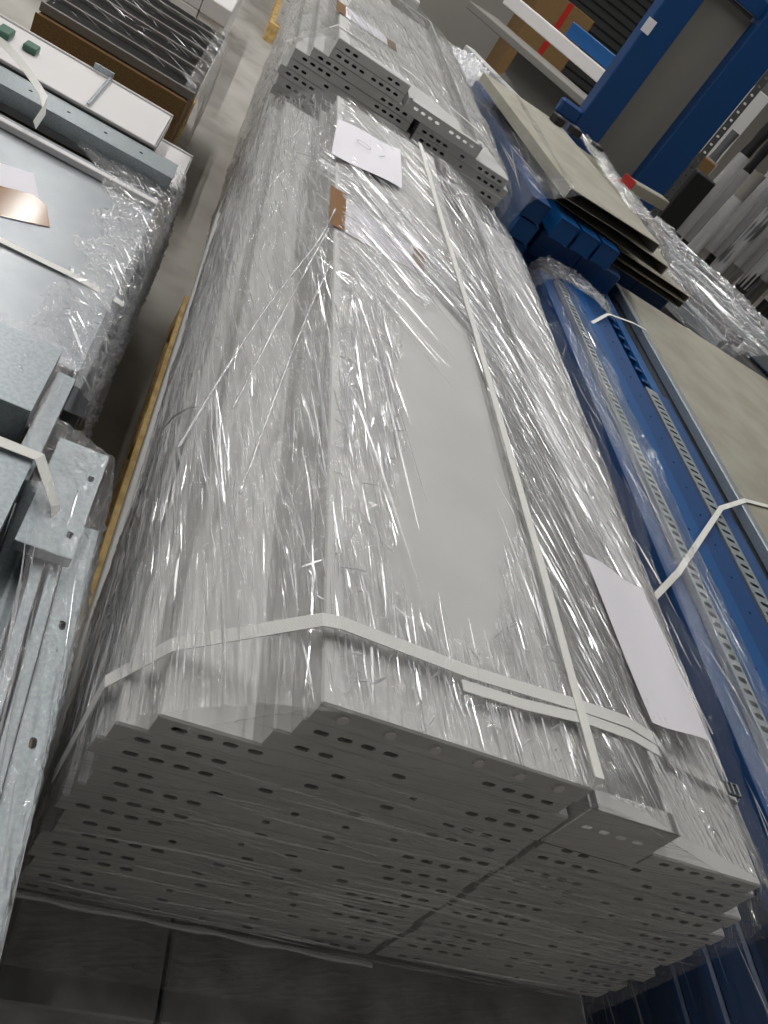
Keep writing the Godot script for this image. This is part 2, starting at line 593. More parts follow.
func pallet(label: String, x0: float, x1: float, z0: float, z1: float, group := "") -> void:
	var t := thing("wooden_pallet", label, "pallet", Vector3((x0 + x1) / 2, 0, z0), 0.0, group)
	var w := x1 - x0
	var l := z0 - z1
	for k in 3:
		var x := -w / 2 + (w - 0.1) * k / 2.0
		part("bottom_board", box_mesh(Vector3(x, 0, -l), Vector3(x + 0.1, 0.02, 0), 0.002), M.wood, t)
		for j in 4:
			var z := -(l - 0.14) * j / 3.0
			part("block", box_mesh(Vector3(x + 0.002, 0.02, z - 0.14), Vector3(x + 0.098, 0.1, z), 0.002), M.wood, t)
	for j in 4:
		var z := -(l - 0.1) * j / 3.0
		part("stringer", box_mesh(Vector3(-w / 2 + 0.004, 0.1, z - 0.1), Vector3(w / 2 - 0.004, 0.122, z), 0.002), M.wood, t)
	var nb := int(w / 0.16)
	for j in nb:
		var x := -w / 2 + (w - 0.1) * j / (nb - 1.0)
		part("deck_board", box_mesh(Vector3(x, 0.122, -l), Vector3(x + 0.1, 0.144, 0), 0.002), M.wood, t)

# bundle of profiles lying along z, layer on layer
func bundle(called: String, label: String, at: Vector3, lo: Vector3, hi: Vector3, m: Material) -> void:
	var t := thing(called, label, "bundle", Vector3(at.x + (lo.x + hi.x) / 2, at.y + lo.y, at.z + (lo.z + hi.z) / 2))
	var h := (hi - lo) / 2.0
	var rows := maxi(2, int((hi.y - lo.y) / 0.085))
	var cols := maxi(2, int((hi.x - lo.x) / 0.16))
	var dy := (hi.y - lo.y) / rows
	var dx := (hi.x - lo.x) / cols
	var one := begin()
	box(one, Vector3(0.002, 0, -h.z + 0.01), Vector3(dx - 0.002, dy - 0.002, h.z - 0.01), 0.006)
	var mesh := done(one)
	for r in rows:
		for c in cols:
			var p := part("profile", mesh, m, t)
			p.position = Vector3(-h.x + c * dx, r * dy, 0.009 * sin(r * 3.0 + c * 1.7))

func lamp(x: float, z: float, label: String, energy: float) -> void:
	var t := thing("ceiling_light", label, "lamp", Vector3(x, 5.55, z), PI / 2, "strip lights under the roof")
	part("housing", box_mesh(Vector3(-0.88, 0.03, -0.10), Vector3(0.88, 0.11, 0.10), 0.01), M.white_paint, t)
	part("tube", box_mesh(Vector3(-0.85, 0.0, -0.06), Vector3(0.85, 0.03, 0.06), 0.01), M.tube_light, t)
	for s in [-1.0, 1.0]:
		part("hanger", box_mesh(Vector3(s * 0.6 - 0.01, 0.11, -0.01), Vector3(s * 0.6 + 0.01, 0.45, 0.01), 0.001), M.steel_dark, t)
	var a := AreaLight3D.new()
	a.name = "strip_area_light"
	t.add_child(a)
	a.position = Vector3(0, -0.012, 0)
	a.rotation_degrees = Vector3(-90, 0, 0)
	a.area_size = Vector2(1.7, 0.12)
	a.light_color = Color(1.0, 0.995, 0.985)
	a.light_energy = energy
	a.shadow_enabled = true

# ------------------------------------------------------------------ scene
func _ready() -> void:
	rng.seed = 5
	var cam := Camera3D.new()
	cam.name = "camera"
	add_child(cam)
	cam.fov = 65.5
	cam.near = 0.02
	cam.far = 100.0
	cam.transform = Transform3D(Basis(Vector3(0.85129149, 0.52340647, 0.03672158), Vector3(-0.37213035, 0.65162349, -0.66098853), Vector3(-0.36989432, 0.54902869, 0.74949696)).orthonormalized(), Vector3(0, 1.6, 0))
	cam.current = true
	var we := WorldEnvironment.new()
	we.name = "world_environment"
	var e := Environment.new()
	e.background_mode = Environment.BG_COLOR
	e.background_color = Color(0.02, 0.02, 0.02)
	e.tonemap_mode = Environment.TONE_MAPPER_LINEAR
	e.tonemap_exposure = 1.06
	e.sdfgi_enabled = true
	e.ssao_enabled = true
	e.ssil_enabled = true
	we.environment = e
	add_child(we)
	materials()
	for ix in 4:
		for iz in 6:
			lamp([-5.0, -1.7, 1.7, 5.2][ix], -2.2 - iz * 1.8, "long strip light under the roof, %s along the %s row" % [nth(iz).replace("topmost", "first"), ["far left", "left", "middle", "right"][ix]], [2.4, 3.0, 2.9, 1.1][ix])
	shell()
	main_stack()
	second_stack()
	left_row()
	right_row()
	background()

func shell() -> void:
	structure("floor", box_mesh(Vector3(-8.2, -0.2, -15.2), Vector3(11.2, 0, 2.6), 0), M.concrete)
	structure("ceiling", box_mesh(Vector3(-8.2, 6.0, -15.2), Vector3(11.2, 6.2, 2.6), 0), M.ceiling_paint)
	structure("wall_back", box_mesh(Vector3(-8.2, 0, -15.2), Vector3(11.2, 6, -15.0), 0), M.wall_paint)
	structure("wall_left", box_mesh(Vector3(-8.2, 0, -15.0), Vector3(-8.0, 6, 2.4), 0), M.wall_paint)
	structure("wall_right", box_mesh(Vector3(11.0, 0, -15.0), Vector3(11.2, 6, 2.4), 0), M.wall_paint)
	structure("wall_front", box_mesh(Vector3(-8.2, 0, 2.4), Vector3(11.2, 6, 2.6), 0), M.pale_wall)

func main_stack() -> void:
	var g := "grey shelves in the near wrapped stack"
	var h := 0.033
	pallet("yellow wooden pallet under the near wrapped shelf stack", 0.161, 1.19, -0.5, -2.72)
	# dark panels that lie on the pallet and stick out below the shelves
	var bx := [[0.175, 0.391, "narrow"], [0.397, 1.19, "wide"]]
	for b in bx:
		var t := thing("base_panel", "%s dark grey steel panel lying under the near perforated shelf ends" % b[2], "panel", Vector3((b[0] + b[1]) / 2, 0.144, -0.36))
		var w: float = b[1] - b[0]
		part("sheet", box_mesh(Vector3(-w / 2, 0.246, -2.3), Vector3(w / 2, 0.256, 0), 0.003), M.dark_grey_paint, t)
		for s in [-1.0, 1.0]:
			var xa: float = s * (w / 2 - 0.001)
			var xb: float = s * (w / 2 - 0.004)
			part("side_rim", box_mesh(Vector3(minf(xa, xb), 0, -2.299), Vector3(maxf(xa, xb), 0.247, -0.001), 0.001), M.dark_grey_paint, t)
		part("end_rim", box_mesh(Vector3(-w / 2 + 0.004, 0, -0.004), Vector3(w / 2 - 0.004, 0.247, -0.001), 0.001), M.dark_grey_paint, t)
	# left column from the top down
	var left := [[0.316, 0.682], [0.313, 0.679], [0.295, 0.700], [0.181, 0.702], [0.147, 0.700]]
	for k in 12: left.append([0.138 + 0.02 * absf(sin(k * 2.3)), 0.703 + 0.004 * sin(k * 1.7)])
	var top := 1.0
	for k in left.size():
		var what := ""
		match k:
			0: what = "uppermost grey steel shelf at the middle of the near stack, with pale discs painted as lit holes"
			1: what = "narrow grey shelf directly beneath the uppermost shelf of the near stack"
			2: what = "grey shelf peeking out left under the two narrow uppermost shelves"
			3: what = "wide grey shelf showing a broad left strip beneath the crossing strap"
			4: what = "grey shelf whose left edge steps out furthest near the strap's left end"
			_: what = "grey perforated shelf, %s from the top in the near stack's left column" % nth(k)
		var t := shelf(what, g, left[k][0], left[k][1], top, -0.478 - 0.004 * absf(sin(k * 3.1)), -2.765 + 0.012 * sin(k * 2.1), h - 0.0006, -1 if k == 0 else k + (2 if k == 1 else 0), M.grey_paint)
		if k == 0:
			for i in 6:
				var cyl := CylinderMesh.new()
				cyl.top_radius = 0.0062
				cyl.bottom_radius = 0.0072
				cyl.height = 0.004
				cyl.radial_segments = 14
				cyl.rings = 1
				var p := part("lit_hole_disc", cyl, M.white_paint, t.get_node("end_rim"))  # white disc paints the light that shows through a round hole
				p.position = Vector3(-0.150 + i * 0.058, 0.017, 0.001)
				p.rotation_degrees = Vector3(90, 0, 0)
		top -= h
	# right column
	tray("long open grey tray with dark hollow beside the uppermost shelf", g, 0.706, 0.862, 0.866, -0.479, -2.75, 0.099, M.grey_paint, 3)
	top = 0.911
	for k in 14:
		var x1 := 1.078 + minf(0.105, 0.02 * k) + 0.012 * sin(k * 2.7)
		var what := "grey perforated shelf, %s from the top in the near stack's right column" % nth(k)
		if k == 0: what = "broad grey shelf below the right-hand paper and the strap buckle"
		shelf(what, g, 0.865 if k < 1 else 0.714 + 0.003 * sin(k * 1.3), x1, top, -0.478 - 0.004 * absf(sin(k * 2.2)), -2.76 + 0.015 * sin(k * 1.9), h - 0.0006, k + 1, M.grey_paint)
		top -= h
	top = 0.911 - 14 * h
	# papers
	sheet_of_paper("white sheet of paper with faint scribble at the stack's far end", [Vector3(0.311, 1.013, -2.45), Vector3(0.531, 1.013, -2.557), Vector3(0.512, 1.013, -2.19), Vector3(0.296, 1.013, -2.13)], true)
	sheet_of_paper("blank white paper lying along the film on the near stack's right side", [Vector3(0.812, 0.990, -0.951), Vector3(1.002, 0.952, -0.99), Vector3(1.041, 0.940, -0.686), Vector3(0.862, 0.979, -0.642)], false)
	var lb := thing("taped_label", "crumpled white label with brown tape ends on the uppermost shelf", "label", Vector3(0.43, 1.002, -1.80))
	part("label_sheet", flat_poly([Vector3(-0.09, 0, -0.12), Vector3(0.11, 0, -0.05), Vector3(0.09, 0, 0.09), Vector3(-0.1, 0, 0.1)], 0.001), M.paper, lb)
	part("tape_end", flat_poly([Vector3(-0.128, 0.0012, -0.13), Vector3(-0.085, 0.0012, -0.13), Vector3(-0.09, 0.0012, 0.1), Vector3(-0.13, 0.0012, 0.1)], 0.0006), M.pack_tape, lb)
	part("tape_end", flat_poly([Vector3(0.1, 0.003, -0.06), Vector3(0.135, 0.003, -0.04), Vector3(0.115, 0.003, 0.08), Vector3(0.085, 0.003, 0.06)], 0.0006), M.pack_tape, lb)
	# straps
	var U := Vector3.UP
	var SL := Vector3(-0.6, 0.8, 0)
	var sp := [Vector3(0.129, 0.70, -0.50), Vector3(0.131, 0.85, -0.535), Vector3(0.178, 0.912, -0.56), Vector3(0.308, 1.012, -0.575), Vector3(0.33, 1.014, -0.578), Vector3(0.50, 1.014, -0.575), Vector3(0.69, 1.013, -0.588), Vector3(0.78, 0.998, -0.605), Vector3(0.866, 0.972, -0.617), Vector3(0.95, 0.922, -0.64), Vector3(1.06, 0.920, -0.622), Vector3(1.092, 0.914, -0.617), Vector3(1.135, 0.80, -0.61)]
	var sn := [Vector3.LEFT, Vector3(-0.9, 0.4, 0), SL, Vector3(-0.5, 0.85, 0), U, U, U, Vector3(0.25, 1, 0), Vector3(0.4, 0.9, 0), U, U, Vector3(0.7, 0.7, 0), Vector3.RIGHT]
	var st_ := thing("woven_strap", "white woven strap across the near end of the wrapped stack", "strap", Vector3(0.4, 1.0, -0.575))
	for k in sp.size(): sp[k] -= st_.position
	part("webbing", band(sp, sn, 0.019, 0.0014), M.strap_cloth, st_)
	var bk := begin()
	for s in [-1.0, 1.0]: box(bk, Vector3(0.662, -0.077, -0.045 + s * 0.010 - 0.0015), Vector3(0.688, -0.072, -0.045 + s * 0.010 + 0.0015), 0.001)
	for q in [0.662, 0.673, 0.685]: box(bk, Vector3(q, -0.077, -0.056), Vector3(q + 0.003, -0.071, -0.034), 0.001)
	part("buckle", done(bk), M.steel_dark, st_)
	# second pass of the strap, looser, in front of the first
	var sp2 := [Vector3(0.49, 1.0135, -0.552), Vector3(0.58, 1.0135, -0.556), Vector3(0.69, 1.0125, -0.570), Vector3(0.78, 0.997, -0.585), Vector3(0.86, 0.974, -0.596)]
	var o0 := Vector3(0.6, 1.0, -0.56)
	for k in sp2.size(): sp2[k] -= o0
	solo("woven_strap", band(sp2, [U, U, U, Vector3(0.25, 1, 0), Vector3(0.4, 0.9, 0)], 0.016, 0.0012), M.strap_cloth, "short loose strap tail lying in front of the crossing strap", "strap", o0)
	var lp := [Vector3(0.615, 0.9, -2.778), Vector3(0.615, 0.99, -2.775), Vector3(0.617, 1.0150, -2.76), Vector3(0.636, 1.0150, -2.1), Vector3(0.657, 1.0150, -1.55), Vector3(0.667, 1.0150, -1.1), Vector3(0.674, 1.0150, -0.82), Vector3(0.676, 1.0150, -0.60), Vector3(0.678, 1.0150, -0.485), Vector3(0.6785, 1.004, -0.476)]
	var ln := [Vector3.FORWARD, Vector3.FORWARD, U, U, U, U, U, U, U, U]
	var o1 := Vector3(0.65, 1.0, -1.5)
	for k in lp.size(): lp[k] -= o1
	solo("packing_strap", band(lp, ln, 0.0145, 0.001), M.strap_plain, "long narrow white strap running lengthwise over the near stack", "strap", o1)
	# handwriting on the tray wall
	var mk := thing("pencil_mark", "faint handwritten number on the open tray's inner floor", "marking", Vector3(0.80, 0.8695, -0.98))
	part("stroke", band([Vector3(-0.02, 0, 0), Vector3(0.01, 0, -0.02)], [U, U], 0.002, 0.0004), M.ink, mk)
	var ring := []
	var rn := []
	for k in 13:
		ring.append(Vector3(0.018 + 0.012 * cos(TAU * k / 12.0), 0, 0.02 + 0.02 * sin(TAU * k / 12.0)))
		rn.append(U)
	part("stroke", band(ring, rn, 0.002, 0.0004), M.ink, mk)
	# film
	var f := thing("stretch_film", "clear creased stretch film wrapped round the near grey shelf stack", "film", Vector3(0.65, 0.4, -0.47))
	var hull := [Vector2(0.160, 0.40), Vector2(0.131, 0.70), Vector2(0.134, 0.845), Vector2(0.168, 0.91), Vector2(0.309, 1.007), Vector2(0.5, 1.008), Vector2(0.69, 1.007), Vector2(0.868, 0.971), Vector2(1.09, 0.918), Vector2(1.195, 0.83), Vector2(1.215, 0.60), Vector2(1.21, 0.36)]
	var ho := soften(hull, 1)
	var hole := PackedVector2Array([Vector2(0.47, -1.56), Vector2(0.53, -1.53), Vector2(0.60, -1.66), Vector2(0.648, -1.47), Vector2(0.668, -1.166), Vector2(0.655, -0.95), Vector2(0.60, -0.79), Vector2(0.56, -0.66), Vector2(0.50, -0.615), Vector2(0.455, -0.64), Vector2(0.405, -0.68), Vector2(0.412, -0.81), Vector2(0.435, -0.95), Vector2(0.446, -1.1), Vector2(0.46, -1.35)])
	var jag := FastNoiseLite.new()
	jag.frequency = 14.0
	jag.seed = 3
	var skew := func(s: float, a: float):
		var p := along(ho, s)
		if p.x > 0.69: return 0.42
		if p.x > 0.309 and p.y > 0.99: return 0.10 if a < 0.95 else 0.75
		return 0.10 + 0.08 * sin(a * 2.0)
	var keep := func(s: float, a: float):
		var p := along(ho, s)
		var z: float = -0.472 - a
		if p.y < 0.90: return true
		return not Geometry2D.is_point_in_polygon(Vector2(p.x + 0.02 * jag.get_noise_2d(p.x, z), z + 0.03 * jag.get_noise_2d(p.x + 4.0, z)), hole)
	var clear_of_paper := func(s: float, a: float):
		var p := along(ho, s)
		var z: float = -0.474 - a
		return keep.call(s, a) and not (p.x > 0.85 and p.x < 1.04 and p.y > 0.92 and z > -0.96 and z < -0.66)
	var mesh := film_over(hull, -0.472, -2.80, 0.0032, 0.011, 0.0048, 41, skew, keep)
	add_pleats(f, pleats(hull, -0.474, -2.79, 4600, 0.0011, 0.02, 0.15, 43, skew, clear_of_paper, 0.05))
	add_pleats(f, pleats(hull, -0.474, -2.79, 420, 0.0012, 0.15, 0.55, 53, skew, clear_of_paper, 0.03))
	# band of pulled film running diagonally from the far left to the near right
	var line := [Vector2(0.30, -2.05), Vector2(0.50, -1.80), Vector2(0.75, -1.48), Vector2(0.90, -1.15), Vector2(1.08, -0.70)]
	add_pleats(f, pleats(hull, -0.474, -2.3, 520, 0.0015, 0.06, 0.45, 45, func(s: float, _a: float): return 0.8 if along(ho, s).x < 0.72 else 0.42, func(s: float, a: float):
		var p := along(ho, s)
		var z: float = -0.474 - a
		if p.y < 0.9 or not clear_of_paper.call(s, a): return false
		for i in 4:
			if p.x >= line[i].x and p.x < line[i + 1].x:
				var zc: float = lerpf(line[i].y, line[i + 1].y, (p.x - line[i].x) / (line[i + 1].x - line[i].x))
				return z > zc - 0.22 and z < zc + 0.06
		return false))
	# gathered, tangled film round the opening and at the near end
	add_pleats(f, pleats(hull, -0.474, -1.75, 800, 0.0011, 0.02, 0.10, 44, skew, func(s: float, a: float):
		var p := along(ho, s)
		var z: float = -0.474 - a
		if p.y < 0.99 or not keep.call(s, a): return false
		return z > -0.70 or (p.x < 0.44 and p.x > 0.33 and z > -1.5), 0.45))
	var top_film := part("side_and_top_wrap", mesh, M.film, f)
	top_film.position = -f.position
	# film over the near end
	var fr := film_mesh(func(s: float, a: float):
		var x := lerpf(0.125, 1.20, a / 1.075)
		var y := 0.995 - s
		var lim := 1.005
		if x < 0.309: lim = lerpf(0.83, 1.005, (x - 0.125) / 0.184)
		elif x > 0.68: lim = lerpf(1.005, 0.87, (x - 0.68) / 0.52)
		return Vector3(x, minf(y, lim), -0.466), 0.58, 1.075, 130, 120, 0.003, 47, func(_s: float, _a: float): return 0.12, func(_s: float, _a: float): return true, 0.0, 30.0, 2.2)
	var front := part("end_wrap", fr, M.film_thin, f)
	front.position = -f.position
	# film fanning from the lower edge over the base panel
	var lowf := film_mesh(func(s: float, a: float):
		var t: float = s / 0.2
		return Vector3(0.135 + a, lerpf(0.455, 0.41, t), lerpf(-0.464, -0.355, t)), 0.13, 1.02, 40, 110, 0.004, 49, func(s: float, a: float): return 0.3, func(_s: float, _a: float): return true, 0.003, 30.0, 5.0)
	var low := part("skirt", lowf, M.film_thin, f)
	low.position = -f.position
	var pm := pleats([Vector2(0.46, 0.45), Vector2(0.70, 0.45), Vector2(0.95, 0.45)], -0.15, -1.2, 150, 0.0009, 0.04, 0.35, 46, func(_s: float, _a: float): return 0.02, func(s: float, a: float): return s < 0.36 or (a > 0.2 and a < 0.5))
	var ends := part("pleats", pm, M.film_pleat, f)
	ends.set_meta("kind", "stuff")
	# turned so that the pleats run sideways across the near end
	ends.transform = Transform3D(Basis(Vector3(0, 1, 0), Vector3(0, 0, 1), Vector3(-1, 0, 0)), Vector3(0, 0, -0.914) - f.position)
	var rim := PackedVector3Array()
	for k in 22: rim.append(Vector3(0.15 + k * 0.026, 0.475 - 0.0006 * k + 0.002 * sin(k * 1.3), -0.458) - f.position)
	part("film_fold", tube(rim, 0.004, 6, 0.35), M.film_fold, f)
	# rolled-up folds in the film
	var folds := [
		[Vector2(0.309, -1.76), Vector2(0.285, -1.60), Vector2(0.22, -1.36), Vector2(0.175, -1.14), Vector2(0.14, -0.95)],
		[Vector2(0.30, -1.66), Vector2(0.265, -1.46), Vector2(0.225, -1.22), Vector2(0.19, -1.0)],
		[Vector2(0.306, -1.50), Vector2(0.27, -1.26), Vector2(0.24, -1.02), Vector2(0.215, -0.8)],
		[Vector2(0.36, -2.06), Vector2(0.47, -1.86), Vector2(0.60, -1.66), Vector2(0.72, -1.50), Vector2(0.83, -1.28), Vector2(0.93, -1.04)],
		[Vector2(0.47, -2.06), Vector2(0.60, -1.84), Vector2(0.75, -1.62), Vector2(0.90, -1.25), Vector2(1.02, -0.95), Vector2(1.08, -0.72)],
		[Vector2(0.33, -1.98), Vector2(0.44, -1.80), Vector2(0.56, -1.64)],
	]
	for fo in folds:
		var pts := PackedVector3Array()
		var crv := soften(fo, 2)
		for p in crv: pts.append(Vector3(p.x, hull_y(hull, p.x) + 0.006, p.y) - f.position)
		part("film_fold", tube(pts, 0.0021, 6, 0.5), M.film_fold, f)

func hull_y(hull: Array, x: float) -> float:
	for i in hull.size() - 1:
		if x >= hull[i].x and x <= hull[i + 1].x and hull[i + 1].x > hull[i].x: return lerpf(hull[i].y, hull[i + 1].y, (x - hull[i].x) / (hull[i + 1].x - hull[i].x))
	return hull[-1].y

func flat_poly(p: Array, thick: float) -> ArrayMesh:
	var st := begin()
	var c := Vector3.ZERO
	for q in p: c += q / p.size()
	var u := Vector3.UP * thick
	for i in p.size():
		var a: Vector3 = p[i]
		var b: Vector3 = p[(i + 1) % p.size()]
		tri(st, c + u, a + u, b + u, Vector3.UP)
		tri(st, c, a, b, Vector3.DOWN)
		quad(st, a, b, b + u, a + u, (a + b) / 2 - c)
	return done(st)

func sheet_of_paper(label: String, p: Array, scribble: bool) -> void:
	var c: Vector3 = (p[0] + p[1] + p[2] + p[3]) / 4.0
	var t := thing("paper_sheet", label, "paper", c)
	var st := SurfaceTool.new()
	st.begin(Mesh.PRIMITIVE_TRIANGLES)
	var n := 10
	var at := func(i: int, j: int) -> Vector3:
		var q: Vector3 = p[0].lerp(p[1], i / float(n)).lerp(p[3].lerp(p[2], i / float(n)), j / float(n)) - c
		return q + Vector3.UP * (0.004 * sin(i * 0.55 + 0.4) * cos(j * 0.4))
	for i in n:
		for j in n:
			quad(st, at.call(i, j), at.call(i + 1, j), at.call(i + 1, j + 1), at.call(i, j + 1), Vector3.UP)
	st.index()
	st.generate_normals()
	part("sheet", st.commit(), M.paper, t)
	if scribble:
		var ring := []
		var rn := []
		for k in 13:
			ring.append(Vector3(-0.02 + 0.022 * cos(TAU * k / 12.0), 0.0065, -0.01 + 0.02 * sin(TAU * k / 12.0)))
			rn.append(Vector3.UP)
		part("scribble", band(ring, rn, 0.002, 0.0003), M.ink, t)
		part("scribble", band([Vector3(0.03, 0.0065, 0.01), Vector3(0.05, 0.0065, -0.03)], [Vector3.UP, Vector3.UP], 0.002, 0.0003), M.ink, t)

func second_stack() -> void:
	var g := "grey shelves in the second wrapped stack"
	var h := 0.033
	var z0 := -2.95
	var z1 := -5.15
	pallet("wooden pallet under the second wrapped shelf stack", 0.21, 1.02, -3.0, -5.1)
	var left := [[0.257, 0.535], [0.255, 0.533], [0.20, 0.60], [0.15, 0.60], [0.15, 0.62]]
	for k in 25: left.append([(0.13 if k < 3 else 0.172) + 0.012 * absf(sin(k * 1.9)), 0.60 + 0.01 * sin(k * 2.0)])
	var top := 1.112
	for k in left.size():
		shelf("grey perforated shelf, %s from the top in the second stack's left column" % nth(k), g, left[k][0], left[k][1], top, z0 - 0.006 * absf(sin(k * 2.9)), z1, h - 0.0006, k + 2, M.grey_paint)
		top -= h
		if top - h < 0.145: break
	tray("open grey tray with white rim on the second stack, holes along its near end", g, 0.548, 0.858, 1.034, z0 + 0.01, z1, 0.045, M.grey_paint, 1)
	top = 1.033
	for k in 26:
		shelf("grey perforated shelf, %s from the top in the second stack's right column" % nth(k), g, 0.625, 1.01 + 0.015 * sin(k * 1.7) + minf(0.05, k * 0.01), top, z0 - 0.006 * absf(sin(k * 1.4)), z1, h - 0.0006, k, M.grey_paint)
		top -= h
		if top - h < 0.145: break
	var lb := thing("taped_label", "white label held by brown tape on the second stack", "label", Vector3(0.37, 1.114, -3.45))
	part("label_sheet", flat_poly([Vector3(-0.1, 0, -0.1), Vector3(0.1, 0, -0.05), Vector3(0.1, 0, 0.1), Vector3(-0.1, 0, 0.1)], 0.001), M.paper, lb)
	part("tape_end", flat_poly([Vector3(-0.13, 0.0012, -0.1), Vector3(-0.09, 0.0012, -0.1), Vector3(-0.09, 0.0012, 0.1), Vector3(-0.13, 0.0012, 0.1)], 0.0006), M.pack_tape, lb)
	part("tape_end", flat_poly([Vector3(0.09, 0.0012, -0.04), Vector3(0.13, 0.0012, -0.04), Vector3(0.13, 0.0012, 0.1), Vector3(0.09, 0.0012, 0.1)], 0.0006), M.pack_tape, lb)
	var U := Vector3.UP
	var o1 := Vector3(0.6, 1.1, -3.1)
	solo("packing_strap", band([Vector3(-0.48, -0.12, 0.0), Vector3(-0.35, 0.016, 0.0), Vector3(-0.06, 0.02, -0.0), Vector3(0.27, -0.012, 0.0), Vector3(0.42, -0.07, 0.0)], [U, U, U, U, U], 0.015, 0.001), M.strap_plain, "white strap across the near end of the second stack", "strap", o1)
	var f := thing("stretch_film", "clear stretch film wrapped round the second grey shelf stack", "film", Vector3(0.6, 0.4, -3.0))
	var hull := [Vector2(0.165, 0.2), Vector2(0.13, 0.9), Vector2(0.14, 1.03), Vector2(0.25, 1.118), Vector2(0.54, 1.12), Vector2(0.86, 1.085), Vector2(1.03, 1.04), Vector2(1.075, 0.9), Vector2(1.08, 0.2)]
	var mesh := film_over(hull, -2.94, -5.2, 0.005, 0.02, 0.006, 51, func(_s: float, _a: float): return 0.15, func(_s: float, _a: float): return true)
	part("wrap", mesh, M.film, f).position = -f.position
	add_pleats(f, pleats(hull, -2.94, -5.2, 500, 0.0016, 0.05, 0.4, 52, func(_s: float, _a: float): return 0.12, func(_s: float, _a: float): return true, 0.1))

func left_row() -> void:
	var U := Vector3.UP
	# near left pile: galvanised profiles running almost along the aisle
	pallet("wooden pallet under the near left galvanised profiles", -1.0, 0.02, 0.1, -1.1, "pallets of the left row")
	var g := "galvanised profiles in the near left pile"
	var turn := 0.07
	for row in 5:
		for k in (11 if row == 0 else 3):
			var x := 0.104 - k * 0.037 - 0.010 * row + (0.01 if row == 2 else 0.0)
			var y := 0.745 - row * 0.12
			if row == 0 and k > 1: y -= 0.045
			var dz := -0.82 - 0.035 * ((k * 3 + row) % 4)
			var what := "galvanised channel, %s from the aisle in the %s layer of the near left pile" % [nth(k).replace("topmost", "first"), nth(row)]
			var hh := 0.055 if row else [0.030, 0.046, 0.056, 0.044, 0.052, 0.056, 0.05, 0.056, 0.05, 0.056, 0.05][k] as float
			channel("steel_channel", what, "channel", g, Vector3(x + 0.028, y, 0.15), turn, 0.034, hh, 0.15 - dz, 0.16 if k % 3 == 0 else 0.0, 0.008, 0.014, M.galvanised, k % 3 == 1)
	bundle("profile_bundle", "dark bundle filling the near left pile beneath the channels", Vector3.ZERO, Vector3(-1.0, 0.145, -0.85), Vector3(-0.11, 0.69, 0.1), M.steel_dark)
	# shorter galvanised pieces lying on top
	var bits := [
		[-0.58, -0.058, 0.80, 0.86, -0.90, -1.06, "large galvanised sheet tray at the far end of the near left pile"],
		[-0.50, -0.075, 0.76, 0.80, -0.55, -0.895, "galvanised sheet tray under the white strap in the near left pile"],
		[-0.052, -0.026, 0.79, 0.835, -0.80, -1.04, "narrow galvanised strip beside the large sheet tray"],
		[-0.07, -0.03, 0.80, 0.845, -0.35, -0.845, "long galvanised box rail under the white strap"],
		[-0.012, 0.058, 0.795, 0.812, -0.72, -0.93, "short flat galvanised plate with slots at the aisle corner"],
	]
	for b in bits:
		var t := thing("galvanised_piece", b[6], "sheet metal", Vector3((b[0] + b[1]) / 2, b[2], b[4]))
		var w: float = b[1] - b[0]
		var l: float = b[4] - b[5]
		var h: float = b[3] - b[2]
		var st := begin()
		slot_face(st, Vector3(-w / 2, h, 0), Vector3(0, 0, -1), Vector3.RIGHT, l, w, [[l * 0.18, w * 0.82, 0.012, 0.008], [l * 0.72, w * 0.82, 0.012, 0.008]] if w < 0.1 and w > 0.05 else [], Vector3.UP)
		part("face", done(st), M.galvanised, t)
		for s in [-1.0, 1.0]:
			var xa: float = s * w / 2
			var xb: float = s * (w / 2 - 0.002)
			part("side_rim", box_mesh(Vector3(minf(xa, xb), 0, -l), Vector3(maxf(xa, xb), h - 0.0005, 0), 0.0005), M.galvanised, t)
			var za: float = -0.0 if s > 0 else -l
			part("end_rim", box_mesh(Vector3(-w / 2 + 0.002, 0, za - 0.001), Vector3(w / 2 - 0.002, h - 0.0005, za + 0.001), 0.0004), M.galvanised, t)
	var o := Vector3(-0.03, 0.85, -0.82)
	solo("packing_strap", band([Vector3(-0.4, -0.002, 0.0), Vector3(-0.05, 0.0, -0.012), Vector3(0.005, 0.0, -0.012), Vector3(0.045, -0.03, 0.03), Vector3(0.06, -0.06, 0.05)], [U, U, U, Vector3(0.5, 0.8, 0), Vector3(0.7, 0.7, 0)], 0.018, 0.0012), M.strap_plain, "white strap end over the near left galvanised pile", "strap", o)
	var f := thing("stretch_film", "loose clear film over the near left galvanised channels", "film", Vector3(0, 0.8, -0.5), 0.07)
	var hull := [Vector2(-0.06, 0.862), Vector2(0.0, 0.845), Vector2(0.06, 0.825), Vector2(0.108, 0.80), Vector2(0.112, 0.6), Vector2(0.10, 0.2)]
	var h2 := soften(hull, 1)
	var mesh := film_over(hull, 0.0, -1.08, 0.005, 0.01, 0.005, 61, func(_s: float, _a: float): return -0.08, func(s: float, a: float):
		var p := along(h2, s)
		if a > 0.93 and p.x > 0.0: return false
		return p.y > 0.4 and p.x > 0.02 - 0.1 * clampf((a - 0.75) / 0.3, 0, 1), 0.004)
	var fm := part("wrap", mesh, M.film_crumpled, f)
	fm.position = -f.position + Vector3(-0.003, 0, 0)
	var lpl := part("pleats", pleats(hull, 0.0, -0.85, 110, 0.0009, 0.04, 0.35, 62, func(_s: float, _a: float): return 0.08, func(s: float, _a: float): return along(h2, s).x > 0.02 and along(h2, s).y > 0.5, 0.12), M.film_pleat, f)
	lpl.position = -f.position + Vector3(-0.003, 0, 0)
	lpl.set_meta("kind", "stuff")
	# second pile of the left row: silver sheets across, white trays and a channel behind
	pallet("wooden pallet under the silver sheets of the left row", -1.3, -0.06, -1.5, -3.0, "pallets of the left row")
